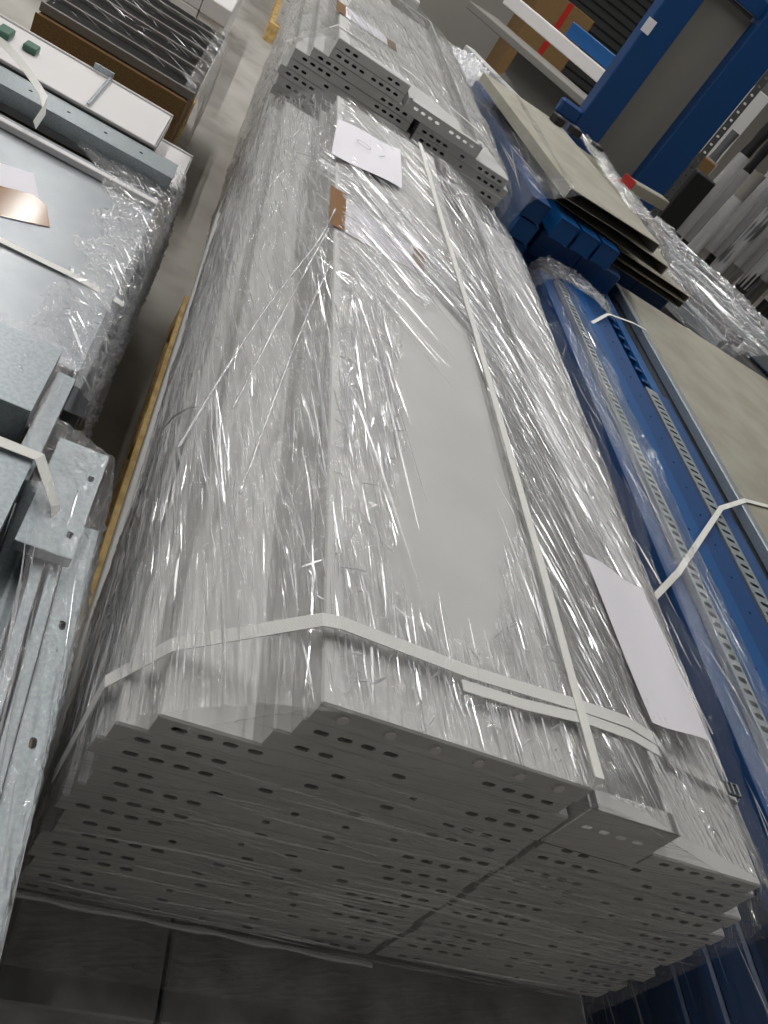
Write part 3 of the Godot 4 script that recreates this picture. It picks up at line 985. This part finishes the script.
	var sh := [[-1.3, -0.036, 0.545, -1.46, -2.44], [-1.28, -0.045, 0.50, -1.47, -2.43], [-1.3, -0.02, 0.44, -1.55, -2.45], [-1.3, 0.01, 0.36, -1.56, -2.5], [-1.28, 0.0, 0.30, -1.58, -2.6], [-1.28, -0.01, 0.22, -1.58, -2.6]]
	for k in sh.size():
		var b = sh[k]
		var t := thing("silver_sheet", "%s silver sheet-metal panel in the left pile beside the aisle" % nth(k), "panel", Vector3((b[0] + b[1]) / 2, b[2] - 0.03, b[3]), 0.0, "silver panels in the left pile")
		var w: float = b[1] - b[0]
		var l: float = b[3] - b[4]
		part("sheet", box_mesh(Vector3(-w / 2, 0.026, -l), Vector3(w / 2, 0.03, 0), 0.0015), M.silver_sheet, t)
		for s in [-1.0, 1.0]:
			var xa: float = s * (w / 2 - 0.001)
			var xb: float = s * (w / 2 - 0.003)
			part("side_rim", box_mesh(Vector3(minf(xa, xb), 0, -l + 0.001), Vector3(maxf(xa, xb), 0.027, -0.001), 0.0005), M.silver_sheet, t)
		part("far_rim", box_mesh(Vector3(-w / 2 + 0.003, 0, -l + 0.001), Vector3(w / 2 - 0.003, 0.027, -l + 0.003), 0.0005), M.silver_sheet, t)
	var blk := thing("black_profile", "black ribbed sheet under the topmost silver panel", "profile", Vector3(-0.68, 0.442, -1.5))
	part("web", box_mesh(Vector3(-0.58, 0, -0.9), Vector3(0.58, 0.003, 0), 0.001), M.black, blk)  # plain black sheet, thin upright ribs on it, set in the gap
	for k in 6: part("rib", box_mesh(Vector3(-0.58 + k * 0.23, 0.003, -0.9), Vector3(-0.576 + k * 0.23, 0.026, 0), 0.0005), M.black, blk)
	var tp := thing("taped_label", "brown shiny tape over white label on the silver panel", "label", Vector3(-0.28, 0.5462, -2.0), 0.55)
	part("label_sheet", flat_poly([Vector3(-0.2, 0, -0.22), Vector3(0.05, 0, -0.2), Vector3(0.03, 0, -0.08), Vector3(-0.2, 0, -0.08)], 0.0006), M.paper, tp)
	part("tape", flat_poly([Vector3(-0.25, 0.0008, -0.09), Vector3(0.02, 0.0008, -0.09), Vector3(0.04, 0.0008, -0.05), Vector3(0.02, 0.0008, 0.05), Vector3(-0.25, 0.0008, 0.05)], 0.0006), M.pack_tape, tp)
	solo("packing_strap", band([Vector3(-0.8, 0.0, 0.02), Vector3(-0.2, 0.003, 0.0), Vector3(0.18, 0.001, -0.0), Vector3(0.3, -0.01, 0.0)], [U, U, U, U], 0.022, 0.0012), M.strap_plain, "white strap across the silver panels beside the crumpled film", "strap", Vector3(-0.31, 0.549, -1.80))
	channel("steel_channel", "galvanised channel with holes lying across behind the silver panel", "channel", "", Vector3(-0.03, 0.548, -2.56), PI / 2, 0.12, 0.05, 1.25, 0.11, 0.011, 0.011, M.galvanised)
	solo("white_bar", box_mesh(Vector3(-0.7, 0, -0.012), Vector3(0.68, 0.02, 0.012), 0.002), M.white_paint, "thin white bar in front of the galvanised channel", "bar", Vector3(-0.72, 0.548, -2.36))
	for k in 2:
		var x1 := [-0.11, 0.0][k] as float
		var y := [0.56, 0.47][k] as float
		var t := thing("white_tray", ["white shallow tray lying across the left pile, metal clip on it", "white tray below the clipped tray, its end sticking out"][k], "tray", Vector3(x1 - 0.6, y, -2.8), 0.0, "white trays in the left pile")
		part("floor_sheet", box_mesh(Vector3(-0.6, 0.02, -0.17), Vector3(0.6, 0.045, 0.17), 0.003), M.white_paint, t)
		for s in [-1.0, 1.0]:
			part("side_rim", box_mesh(Vector3(-0.6, 0, s * 0.166 - 0.004), Vector3(0.6, 0.052, s * 0.166 + 0.004), 0.002), M.white_paint, t)
		part("end_rim", box_mesh(Vector3(0.592, 0.0, -0.162), Vector3(0.6, 0.045, 0.162), 0.002), M.white_paint, t)
	solo("filler_crate", box_mesh(Vector3(-1.25, 0.145, -2.98), Vector3(-0.06, 0.465, -2.62), 0.01), M.cardboard, "cardboard packing under the white trays", "box")
	var cl := thing("metal_clip", "thin metal clip standing across the upper white tray", "clip", Vector3(-0.33, 0.612, -2.8))
	part("bar", box_mesh(Vector3(-0.005, 0, -0.165), Vector3(0.005, 0.006, 0.15), 0.001), M.galvanised, cl)
	part("hook", box_mesh(Vector3(-0.06, 0.0, -0.172), Vector3(0.005, 0.02, -0.166), 0.001), M.galvanised, cl)
	var gb := thing("green_block", "two small green plastic blocks on the upper white tray", "block", Vector3(-0.60, 0.606, -2.83))
	part("block", box_mesh(Vector3(-0.05, 0, -0.035), Vector3(-0.01, 0.02, 0.035), 0.003), mat("green_plastic", Color(0.28, 0.42, 0.36), 0.5), gb)
	part("block", box_mesh(Vector3(0.03, 0, -0.02), Vector3(0.07, 0.02, 0.03), 0.003), M.green_plastic, gb)
	var loop := []
	var ln := []
	for k in 17:
		var t := k / 16.0
		loop.append(Vector3(-0.45 + 0.45 * t, 0.01 + 0.03 * sin(PI * t * 0.9), -0.16 * sin(PI * t)))
		ln.append(Vector3(0.2, 0.6, 0.7))
	loop.append_array([Vector3(0.02, 0.0, 0.05), Vector3(0.02, -0.02, 0.12)])
	ln.append_array([Vector3(0.8, 0.4, 0.2), Vector3(0.8, 0.4, 0.2)])
	solo("packing_strap", band(loop, ln, 0.022, 0.0012), M.strap_plain, "loose white strap arching over the galvanised channel and white trays", "strap", Vector3(-0.42, 0.62, -2.47))
	f = thing("stretch_film", "crumpled shiny film gathered at the silver panels' aisle end", "film", Vector3(0, 0.3, -2.0))
	var hc := [Vector2(-0.30, 0.552), Vector2(-0.03, 0.560), Vector2(0.002, 0.53), Vector2(0.022, 0.36), Vector2(0.028, 0.2), Vector2(0.02, 0.1)]
	var hs := soften(hc, 1)
	var edge := FastNoiseLite.new()
	edge.frequency = 5.0
	mesh = film_over(hc, -1.40, -2.72, 0.006, 0.008, 0.004, 71, func(_s: float, _a: float): return 0.2, func(s: float, a: float):
		var p := along(hs, s)
		return p.x > -0.15 + 0.06 * edge.get_noise_2d(a, 0.0) - 0.16 * clampf((a - 0.9) / 0.2, 0, 1) - (0.3 if a < 0.13 else 0.0), 0.013, 14.0, 6.0)
	part("wrap", mesh, M.film_crumpled, f).position = -f.position
	add_pleats(f, pleats(hc, -1.42, -2.70, 700, 0.0016, 0.03, 0.16, 72, func(_s: float, _a: float): return 0.6, func(s: float, _a: float): return along(hs, s).x > -0.13, 0.6))
	# third pile: black ribbed profiles on a brown carton
	pallet("wooden pallet under the brown carton of black profiles", -0.75, -0.1, -3.55, -4.8, "pallets of the left row")
	var ct := thing("carton", "brown wooden-coloured carton carrying the black ribbed profiles", "carton", Vector3(-0.41, 0.144, -3.57))
	part("body", box_mesh(Vector3(-0.30, 0, -1.15), Vector3(0.30, 0.34, 0), 0.006), M.cardboard, ct)
	part("lid_flap", box_mesh(Vector3(-0.305, 0.25, 0.0), Vector3(0.305, 0.343, 0.006), 0.002), M.cardboard, ct)
	for k in 7:
		var t := thing("black_profile", "black ribbed profile with pale edge on the brown carton, %s from the near side" % nth(k).replace("topmost", "first"), "profile", Vector3(-0.40, 0.489, -3.60 - k * 0.165), 0.0, "black profiles on the brown carton")
		part("body", box_mesh(Vector3(-0.31, 0, -0.155), Vector3(0.31, 0.022, -0.004), 0.004), M.black_gloss, t)
		part("pale_edge", box_mesh(Vector3(-0.312, 0.0, -0.006), Vector3(0.312, 0.036, 0.006), 0.002), M.rib_grey, t)
	f = thing("stretch_film", "clear film over the black ribbed profiles", "film", Vector3(-0.4, 0.5, -4.0))
	var hb := [Vector2(-0.72, 0.3), Vector2(-0.715, 0.52), Vector2(-0.68, 0.538), Vector2(-0.12, 0.538), Vector2(-0.06, 0.52), Vector2(-0.04, 0.3)]
	mesh = film_over(hb, -3.57, -4.74, 0.01, 0.012, 0.003, 81, func(_s: float, _a: float): return 1.2, func(s: float, _a: float): return s > 0.80, 0.004)
	part("wrap", mesh, M.film_thin, f).position = -f.position
	add_pleats(f, pleats(hb, -3.6, -4.7, 130, 0.0016, 0.03, 0.25, 82, func(_s: float, _a: float): return 1.0, func(_s: float, _a: float): return true, 0.3))
	# far end of the left row
	pallet("yellow wooden pallet far down the aisle", 0.12, 1.15, -7.6, -9.4)
	bundle("grey_bundle", "grey wrapped bundle on the far pallet behind the second stack", Vector3(0.64, 0.145, -8.5), Vector3(-0.48, 0, -0.85), Vector3(0.48, 0.75, 0.85), M.grey_paint)
	bundle("grey_bundle", "pale bundle beyond the black profiles at the aisle", Vector3(-0.62, 0.0, -6.3), Vector3(-0.5, 0, -0.9), Vector3(0.5, 0.5, 0.9), M.white_paint)

func right_row() -> void:
	var U := Vector3.UP
	pallet("wooden pallet under the blue rack uprights of the right row", 1.32, 2.7, -0.6, -3.1)
	var g := "blue rack uprights in the right pile"
	bundle("upright_bundle", "blue lower bundle beneath the right-hand rack uprights", Vector3(1.335, 0.145, -0.35), Vector3(0.02, 0.0, -2.7), Vector3(1.35, 0.60, 0), M.blue_paint)
	# galvanised slotted edge and blue uprights
	channel("slotted_rail", "galvanised slotted rail at the film-wrapped edge of the blue uprights", "rail", "", Vector3(1.388, 0.828, -0.3), 0.0, 0.040, 0.020, 2.58, 0.03, 0.026, 0.015, M.galvanised)
	channel("rack_upright", "dark blue rack upright outermost at the aisle, below the slotted rail", "upright", g, Vector3(1.36, 0.75, -0.3), 0.0, 0.10, 0.076, 2.64, 0.0, 0.02, 0.01, M.blue_paint)
	channel("rack_upright", "bright blue rack upright beside the slotted rail", "upright", g, Vector3(1.465, 0.75, -0.3), 0.0, 0.10, 0.096, 2.64, 0.15, 0.008, 0.008, M.pale_blue_paint)
	channel("rack_upright", "wide blue rack upright left of the white ladder strip", "upright", g, Vector3(1.57, 0.75, -0.3), 0.0, 0.10, 0.09, 2.64, 0.12, 0.007, 0.007, M.blue_paint)
	channel("ladder_strip", "pale slotted ladder strip lying between two blue uprights", "strip", "", Vector3(1.655, 0.80, -0.3), 0.0, 0.056, 0.045, 2.02, 0.034, 0.034, 0.013, M.galvanised)
	channel("rack_upright", "dark blue rack upright right of the white ladder strip", "upright", g, Vector3(1.725, 0.75, -0.3), 0.0, 0.07, 0.085, 2.05, 0.0, 0.02, 0.01, M.blue_paint)
	var th := thing("toothed_upright", "blue toothed rack upright lying in a dark gap by the beige board", "upright", Vector3(1.69, 0.74, -2.36))
	part("web", box_mesh(Vector3(0.01, 0, -0.82), Vector3(0.055, 0.09, 0), 0.002), M.pale_blue_paint, th)
	for k in 9: part("tooth", box_mesh(Vector3(-0.02, 0.075, -0.08 * k - 0.075), Vector3(0.012, 0.086, -0.08 * k - 0.055), 0.002), M.blue_paint, th)
	# beige boards
	for k in 3:
		var t := thing("beige_board", "%s beige board with galvanised edge in the right pile" % ["topmost", "middle", "lowest"][k], "board", Vector3(2.27 + 0.01 * k, 0.838 - 0.034 * k, -0.4), 0.0, "beige boards in the right pile")
		part("panel", box_mesh(Vector3(-0.46, 0, -2.85), Vector3(0.5, 0.033, 0), 0.003), M.beige_board, t)
		part("edge_strip", box_mesh(Vector3(-0.495, 0.0, -2.85), Vector3(-0.461, 0.034, 0), 0.003), M.galvanised, t)
	var o := Vector3(1.5, 0.86, -2.7)
	solo("packing_strap", band([Vector3(-0.12, -0.03, 0.2), Vector3(0.075, 0.0, -0.06), Vector3(0.1, 0.001, -0.09), Vector3(0.23, 0.014, -0.12), Vector3(0.3, 0.014, -0.13)], [U, U, U, U, U], 0.013, 0.001), M.strap_plain, "white strap over the blue uprights' far end", "strap", o)
	o = Vector3(1.6, 0.86, -1.6)
	solo("packing_strap", band([Vector3(-0.34, -0.06, 0.40), Vector3(-0.28, -0.01, 0.33), Vector3(0.06, 0.001, -0.08), Vector3(0.2, 0.016, -0.18), Vector3(0.45, 0.016, -0.27), Vector3(0.9, 0.016, -0.3)], [U, U, U, U, U, U], 0.016, 0.001), M.strap_plain, "white strap bent over the ladder strip and beige board", "strap", o)
	var f := thing("stretch_film", "glossy film over the blue rack uprights beside the near stack", "film", Vector3(1.4, 0.5, -1.5))
	var hull := [Vector2(1.29, 0.1), Vector2(1.285, 0.75), Vector2(1.32, 0.842), Vector2(1.40, 0.858), Vector2(1.445, 0.855)]
	var mesh := film_over(hull, -0.3, -2.95, 0.005, 0.014, 0.006, 91, func(_s: float, _a: float): return -0.06, func(_s: float, _a: float): return true)
	part("wrap", mesh, M.film_thin, f).position = -f.position
	add_pleats(f, pleats(hull, -0.3, -2.95, 260, 0.0011, 0.03, 0.3, 92, func(_s: float, _a: float): return 0.05, func(_s: float, _a: float): return true, 0.04))
	# second pile of the right row
	pallet("wooden pallet under the second right pile", 1.11, 2.2, -3.1, -4.6)
	bundle("upright_bundle", "blue lower bundle of the second right pile", Vector3(1.16, 0.145, -3.05), Vector3(0, 0.0, -1.5), Vector3(0.98, 0.55, 0), M.blue_paint)
	for k in 4:
		channel("rack_beam", "%s blue beam on the left side of the second right pile" % nth(k), "beam", "blue beams in the second right pile", Vector3(1.175 + 0.01 * k, 0.95 - 0.085 * k, -2.98), 0.0, 0.09, 0.08, 1.7, 0.0, 0.01, 0.01, M.blue_paint if k != 1 else M.pale_blue_paint)
	bundle("upright_bundle", "blue bundle under the blue uprights of the second right pile", Vector3(1.28, 0.695, -3.06), Vector3(0, 0.0, -1.4), Vector3(0.42, 0.244, 0), M.blue_paint)
	for k in 3:
		channel("rack_beam", "blue upright lying %s inside the second right pile" % ["nearest the aisle", "in the middle", "furthest from the aisle"][k], "beam", "blue uprights inside the second right pile", Vector3(1.32 + 0.11 * k, 0.94, -2.97 - 0.02 * k), 0.0, 0.09, 0.085, 1.5, 0.1, 0.012, 0.02, M.pale_blue_paint)
	bundle("upright_bundle", "blue bundle holding up the lower hollow panel of the second right pile", Vector3(1.76, 0.695, -3.42), Vector3(0, 0.0, -1.15), Vector3(0.42, 0.204, 0), M.blue_paint)
	open_box("uppermost beige hollow panel of the second right pile", 1.50, 1.075, -3.06, 0.50, 0.045, 1.32, 0.15, 1)
	open_box("beige hollow panel turned slightly under the uppermost one", 1.55, 1.030, -3.10, 0.56, 0.044, 1.42, -0.12, 1)
	open_box("beige hollow panel with black open end, lower in the second right pile", 1.975, 0.90, -3.36, 0.44, 0.035, 1.2, 0.0, 2)
	var blk := [[1.50, -4.30], [1.62, -4.32], [1.74, -4.25]]
	for k in 3:
		var t := thing("corner_block", "black corner block with pale core, %s on the far edge of the beige panel" % ["first", "second", "third"][k], "block", Vector3(blk[k][0], 1.122, blk[k][1]), 0.4, "black corner blocks")
		part("body", box_mesh(Vector3(-0.03, 0, -0.03), Vector3(0.03, 0.04, 0.03), 0.004), M.black, t)
		part("core", box_mesh(Vector3(-0.012, 0.038, -0.012), Vector3(0.012, 0.043, 0.012), 0.001), M.rib_grey, t)
	solo("red_cap", box_mesh(Vector3(-0.012, 0, -0.012), Vector3(0.012, 0.02, 0.012), 0.005), M.red, "small red cap on the beige hollow panel", "cap", Vector3(1.73, 1.122, -3.78))
	var wb := thing("short_beam", "short beige beam with red clip at its end", "beam", Vector3(1.80, 1.122, -3.82), 0.5)
	part("body", box_mesh(Vector3(0, 0, -0.035), Vector3(0.34, 0.05, 0.035), 0.004), M.beige_board, wb)
	part("red_clip", box_mesh(Vector3(-0.006, -0.0, -0.04), Vector3(0.002, 0.055, 0.04), 0.002), M.red, wb)
	f = thing("stretch_film", "film hanging over the blue beams of the second right pile", "film", Vector3(1.2, 0.6, -3.5))
	hull = [Vector2(1.105, 0.15), Vector2(1.105, 0.9), Vector2(1.11, 1.03), Vector2(1.17, 1.07), Vector2(1.26, 1.128)]
	mesh = film_over(hull, -2.92, -4.75, 0.006, 0.016, 0.006, 95, func(_s: float, _a: float): return -0.1, func(_s: float, _a: float): return true)
	part("wrap", mesh, M.film_thin, f).position = -f.position
	add_pleats(f, pleats(hull, -2.92, -4.75, 150, 0.0016, 0.08, 0.5, 96, func(_s: float, _a: float): return 0.05, func(_s: float, _a: float): return true, 0.05))
	f = thing("stretch_film", "shiny loose film along the right edge of the beige hollow panels", "film", Vector3(1.8, 1.1, -3.9))
	var he := [Vector2(1.66, 1.126), Vector2(1.80, 1.14), Vector2(1.93, 1.08), Vector2(2.02, 0.985), Vector2(2.14, 0.98)]
	part("wrap", film_over(he, -3.30, -4.55, 0.007, 0.010, 0.008, 98, func(_s: float, _a: float): return 0.2, func(_s: float, _a: float): return true, 0.012), M.film_crumpled, f).position = -f.position
	add_pleats(f, pleats(he, -3.30, -4.55, 150, 0.0022, 0.04, 0.25, 99, func(_s: float, _a: float): return 0.3, func(_s: float, _a: float): return true, 0.4))
	f = thing("stretch_film", "crumpled film tuft between the two right piles", "film", Vector3(1.45, 0.9, -2.95))
	mesh = film_over([Vector2(1.28, 0.80), Vector2(1.30, 0.865), Vector2(1.38, 0.885), Vector2(1.50, 0.88), Vector2(1.64, 0.85)], -2.78, -2.96, 0.006, 0.006, 0.006, 97, func(_s: float, _a: float): return 0.3, func(_s: float, _a: float): return true, 0.010)
	part("wrap", mesh, M.film_crumpled, f).position = -f.position

# hollow beige panel whose near end is open and dark; its near edge is centred on x, z
func open_box(label: String, x: float, y: float, z: float, w: float, h: float, l: float, turn: float, levels: int) -> void:
	var t := thing("hollow_panel", label, "panel", Vector3(x, y, z), turn)
	for k in levels:
		var y0 := h * k
		part("top_sheet", box_mesh(Vector3(-w / 2, y0 + h - 0.004, -l), Vector3(w / 2, y0 + h, 0), 0.002), M.beige_board, t)
		part("bottom_sheet", box_mesh(Vector3(-w / 2, y0, -l), Vector3(w / 2, y0 + 0.003, -0.01), 0.001), M.beige_board, t)
		for s in [-1.0, 1.0]:
			part("side_wall", box_mesh(Vector3(s * (w / 2 - 0.002) - 0.002, y0 + 0.003, -l), Vector3(s * (w / 2 - 0.002) + 0.002, y0 + h - 0.004, 0), 0.001), M.beige_board, t)
		part("far_wall", box_mesh(Vector3(-w / 2 + 0.005, y0 + 0.003, -l), Vector3(w / 2 - 0.005, y0 + h - 0.004, -l + 0.005), 0.001), M.beige_board, t)

func background() -> void:
	# standing rack frame
	var t := thing("shelving_rack", "tall standing rack, blue posts on either side of a grey sheet", "rack", Vector3(2.12, 0, -4.75))
	var lp := part("post", post_mesh(-0.36, -0.18, 3.2), M.blue_paint, t)
	part("post", post_mesh(0.15, 0.36, 3.2), M.blue_paint, t)
	part("back_sheet", box_mesh(Vector3(-0.18, 0.1, -0.10), Vector3(0.16, 2.0, -0.09), 0.002), M.dim_wall, t)
	part("crossbar", box_mesh(Vector3(-0.18, 2.02, -0.10), Vector3(0.15, 2.10, -0.04), 0.003), M.blue_paint, t)
	part("foot_plate", box_mesh(Vector3(-0.38, 0, -0.15), Vector3(0.38, 0.01, 0.03), 0.002), M.steel_dark, t)
	var st := begin()
	slot_face(st, Vector3(0.362, 0.1, 0.0), Vector3.UP, Vector3.RIGHT, 3.0, 0.045, slots_run(3.0, 0.045, 0.05), Vector3.BACK)
	part("slotted_edge", done(st), M.steel_dark, t)
	part("white_sticker", box_mesh(Vector3(-0.375, 1.66, 0.001), Vector3(-0.32, 1.73, 0.003), 0.0005), M.paper, lp)
	part("bracket", box_mesh(Vector3(-0.50, 1.12, -0.06), Vector3(-0.36, 1.2, -0.0), 0.01), M.blue_paint, t)
	# roller shutter in the far wall
	var rs := solo("door_1", box_mesh(Vector3(-1.7, 0, -0.03), Vector3(1.7, 3.6, 0), 0.0), M.dark_shutter, "", "", Vector3(5.9, 0, -14.96))
	rs.set_meta("kind", "structure")
	for k in 30: part("slat", box_mesh(Vector3(-1.7, k * 0.12 + 0.01, 0), Vector3(1.7, k * 0.12 + 0.108, 0.035), 0.015), M.dark_shutter, rs)
	part("post", box_mesh(Vector3(-1.9, 0, 0.0), Vector3(-1.72, 3.7, 0.12), 0.01), M.blue_paint, rs)
	# piles beyond the second right pile
	pallet("wooden pallet of the far right pile", 1.15, 2.1, -5.5, -7.4)
	bundle("upright_bundle", "blue bundle of the far right pile", Vector3(1.62, 0.145, -5.5), Vector3(-0.45, 0, -1.9), Vector3(0.45, 0.62, 0), M.blue_paint)
	var far_beams := [
		[Vector3(1.35, 0.77, -7.3), Vector3(2.05, 0.77, -5.6), 0.16, 0.05, "beige_board", "flat beige beam on the far right pile, nearest the second stack"],
		[Vector3(1.62, 0.77, -7.5), Vector3(2.35, 0.77, -5.75), 0.10, 0.09, "grey_paint", "pale grey beam on the far right pile, beside the flat beige beam"],
		[Vector3(1.3, 0.77, -6.4), Vector3(1.7, 0.77, -5.5), 0.10, 0.06, "blue_paint", "blue short beam at the near corner of the far right pile"],
		[Vector3(1.95, 1.20, -8.6), Vector3(3.20, 1.20, -7.2), 0.16, 0.11, "white_paint", "long whitish profile lying high before the roller shutter"],
		[Vector3(1.75, 1.02, -8.4), Vector3(3.10, 1.02, -6.9), 0.5, 0.06, "dim_wall", "grey flat panel under the long whitish profile"],
		[Vector3(2.45, 1.32, -8.1), Vector3(2.95, 1.32, -7.6), 0.12, 0.12, "pale_blue_paint", "short blue beam lying on the long whitish profile"],
	]
	for b in far_beams:
		var d: Vector3 = b[1] - b[0]
		var bm := thing("loose_beam", b[5], "beam", (b[0] + b[1]) / 2.0, atan2(d.x, d.z))
		var l := d.length()
		part("body", box_mesh(Vector3(-b[2] / 2, 0, -l / 2), Vector3(b[2] / 2, b[3], l / 2), 0.006), M[b[4]], bm)
		part("end_cap", box_mesh(Vector3(-b[2] / 2 + 0.01, 0.01, l / 2), Vector3(b[2] / 2 - 0.01, b[3] - 0.01, l / 2 + 0.004), 0.001), M.black, bm)
	solo("support_crate", box_mesh(Vector3(-0.15, 0, -0.5), Vector3(0.15, 1.015, 0.5), 0.02), M.dim_wall, "grey crate carrying the long whitish profile", "crate", Vector3(2.55, 0, -7.72), -2.4)
	var fl := thing("stretch_film", "white crumpled film tuft on the far right pile", "film", Vector3(1.5, 0.8, -6.2))
	var fm := film_over([Vector2(1.2, 0.78), Vector2(1.32, 0.88), Vector2(1.5, 0.9), Vector2(1.66, 0.84)], -5.55, -6.6, 0.01, 0.012, 0.012, 101, func(_s: float, _a: float): return 0.3, func(_s: float, _a: float): return true, 0.03)
	part("wrap", fm, M.film_fold, fl).position = -fl.position
	var ct := thing("carton", "brown carton with red tape far behind the beams", "carton", Vector3(3.5, 0, -12.6))
	var cb := part("body", box_mesh(Vector3(-0.4, 0, -0.4), Vector3(0.4, 1.5, 0.4), 0.01), M.cardboard, ct)
	part("tape", box_mesh(Vector3(-0.04, 0.3, 0.401), Vector3(0.04, 1.5, 0.404), 0.001), M.red, cb)
	# wrapped bars lying right of the beige boards
	pallet("wooden pallet under the wrapped bars at the right", 2.9, 3.9, -4.3, -6.2)
	bundle("upright_bundle", "grey bundle beneath the wrapped bars at the right", Vector3(3.4, 0.145, -5.25), Vector3(-0.45, 0, -0.9), Vector3(0.45, 0.5, 0.9), M.steel_dark)
	for k in 7:
		var x := 2.55 + 0.17 * k
		channel("wrapped_bar", "%s silvery bar in the film-wrapped pile right of the rack" % nth(k).replace("topmost", "leftmost"), "bar", "silvery bars in the right-hand wrapped pile", Vector3(x + 0.55, 0.66 + 0.04 * (k % 2), -4.15 - 0.12 * (k % 3)), 0.55, 0.10, 0.07, 2.0, 0.0, 0.01, 0.01, [M.galvanised, M.steel_dark, M.grey_paint, M.galvanised, M.pale_blue_paint, M.galvanised, M.steel_dark][k])
	var fb := thing("stretch_film", "shiny film over the silvery bars right of the rack", "film", Vector3(3.2, 0.8, -5.0), 0.55)
	var bo := [Vector2(-0.75, -0.13), Vector2(-0.62, 0.0), Vector2(-0.3, 0.04), Vector2(0.1, 0.05), Vector2(0.5, 0.02), Vector2(0.62, -0.13)]
	part("wrap", film_over(bo, 0.9, -0.95, 0.012, 0.02, 0.014, 103, func(_s: float, _a: float): return 0.1, func(_s: float, _a: float): return true, 0.007, 12.0), M.film_crumpled, fb)
	var pb := part("pleats", pleats(bo, 0.9, -0.95, 160, 0.004, 0.15, 0.8, 104, func(_s: float, _a: float): return 0.1, func(_s: float, _a: float): return true, 0.2), M.film_pleat, fb)
	pb.set_meta("kind", "stuff")
	# small machine head by the beige board's far corner
	var mo := thing("motor_unit", "dark round motor with pale cap beyond the beige boards", "motor", Vector3(2.98, 0.5, -3.55), 0.6)
	var drum := CylinderMesh.new()
	drum.top_radius = 0.11
	drum.bottom_radius = 0.12
	drum.height = 0.3
	drum.radial_segments = 28
	var dp := part("drum", drum, M.black, mo)
	dp.rotation_degrees = Vector3(90, 0, 0)
	dp.position = Vector3(0, 0.2, 0)
	var capm := CylinderMesh.new()
	capm.top_radius = 0.10
	capm.bottom_radius = 0.115
	capm.height = 0.06
	capm.radial_segments = 28
	var cp := part("cap", capm, M.white_paint, mo)
	cp.rotation_degrees = Vector3(90, 0, 0)
	cp.position = Vector3(0, 0.2, 0.18)
	part("stand", box_mesh(Vector3(-0.12, -0.5, -0.14), Vector3(0.12, 0.1, 0.14), 0.01), M.steel_dark, mo)
	for k in 5: part("fin", box_mesh(Vector3(-0.125, 0.19, -0.12 + k * 0.055), Vector3(0.125, 0.21, -0.11 + k * 0.055), 0.002), M.black, mo)
	# upright wrapped rolls further back
	for k in 14:
		var rolled := thing("wrapped_roll", "slim upright film-wrapped roll, %s from the rack" % nth(k).replace("topmost", "nearest"), "roll", Vector3(4.50 + 0.13 * k, 0, -8.3 + 0.22 * (k % 3)), 0.0, "upright rolls right of the rack")
		var hgt := 1.55 + 0.25 * sin(k * 2.1) + 0.04 * k
		var pts := PackedVector3Array()
		for i in 16: pts.append(Vector3(0.004 * sin(i * 0.9 + k), hgt * i / 15.0, 0.004 * cos(i * 0.7 + k)))
		part("body", tube(pts, 0.045 + 0.012 * (k % 3), 10, 0.10), [M.steel_dark, M.black, M.rib_grey, M.black, M.wall_paint][k % 5], rolled)
		part("base", box_mesh(Vector3(-0.06, 0, -0.06), Vector3(0.06, 0.03, 0.06), 0.005), M.black, rolled)
		part("wrap", tube(PackedVector3Array([Vector3(0, hgt * 0.3, 0), Vector3(0, hgt * 0.45, 0), Vector3(0, hgt * 0.6, 0), Vector3(0, hgt * 0.8, 0)]), 0.078, 9, 0.12), M.film_fold, rolled)
	solo("white_board", box_mesh(Vector3(-0.28, 0, -0.02), Vector3(0.28, 1.95, 0.02), 0.004), M.pale_board, "white board standing behind the right rack post", "board", Vector3(4.52, 0, -8.75))
	solo("dark_case", box_mesh(Vector3(-0.11, 0, -0.12), Vector3(0.11, 1.18, 0.12), 0.01), M.black, "dark upright case between the rack and the rolls", "case", Vector3(3.75, 0, -6.9))
	solo("carton", box_mesh(Vector3(-0.2, 0, -0.2), Vector3(0.2, 1.25, 0.2), 0.01), M.cardboard, "brown carton standing behind the right rack post", "carton", Vector3(4.05, 0, -7.9))

func post_mesh(x0: float, x1: float, h: float) -> ArrayMesh:
	var st := begin()
	box(st, Vector3(x0, 0.01, -0.12), Vector3(x1, h, 0.0), 0.006)
	return done(st)

func slots_run(l: float, w: float, step: float) -> Array:
	var s := []
	var x := step
	while x < l - step:
		s.append([x, w / 2, 0.012, 0.02])
		x += step
	return s
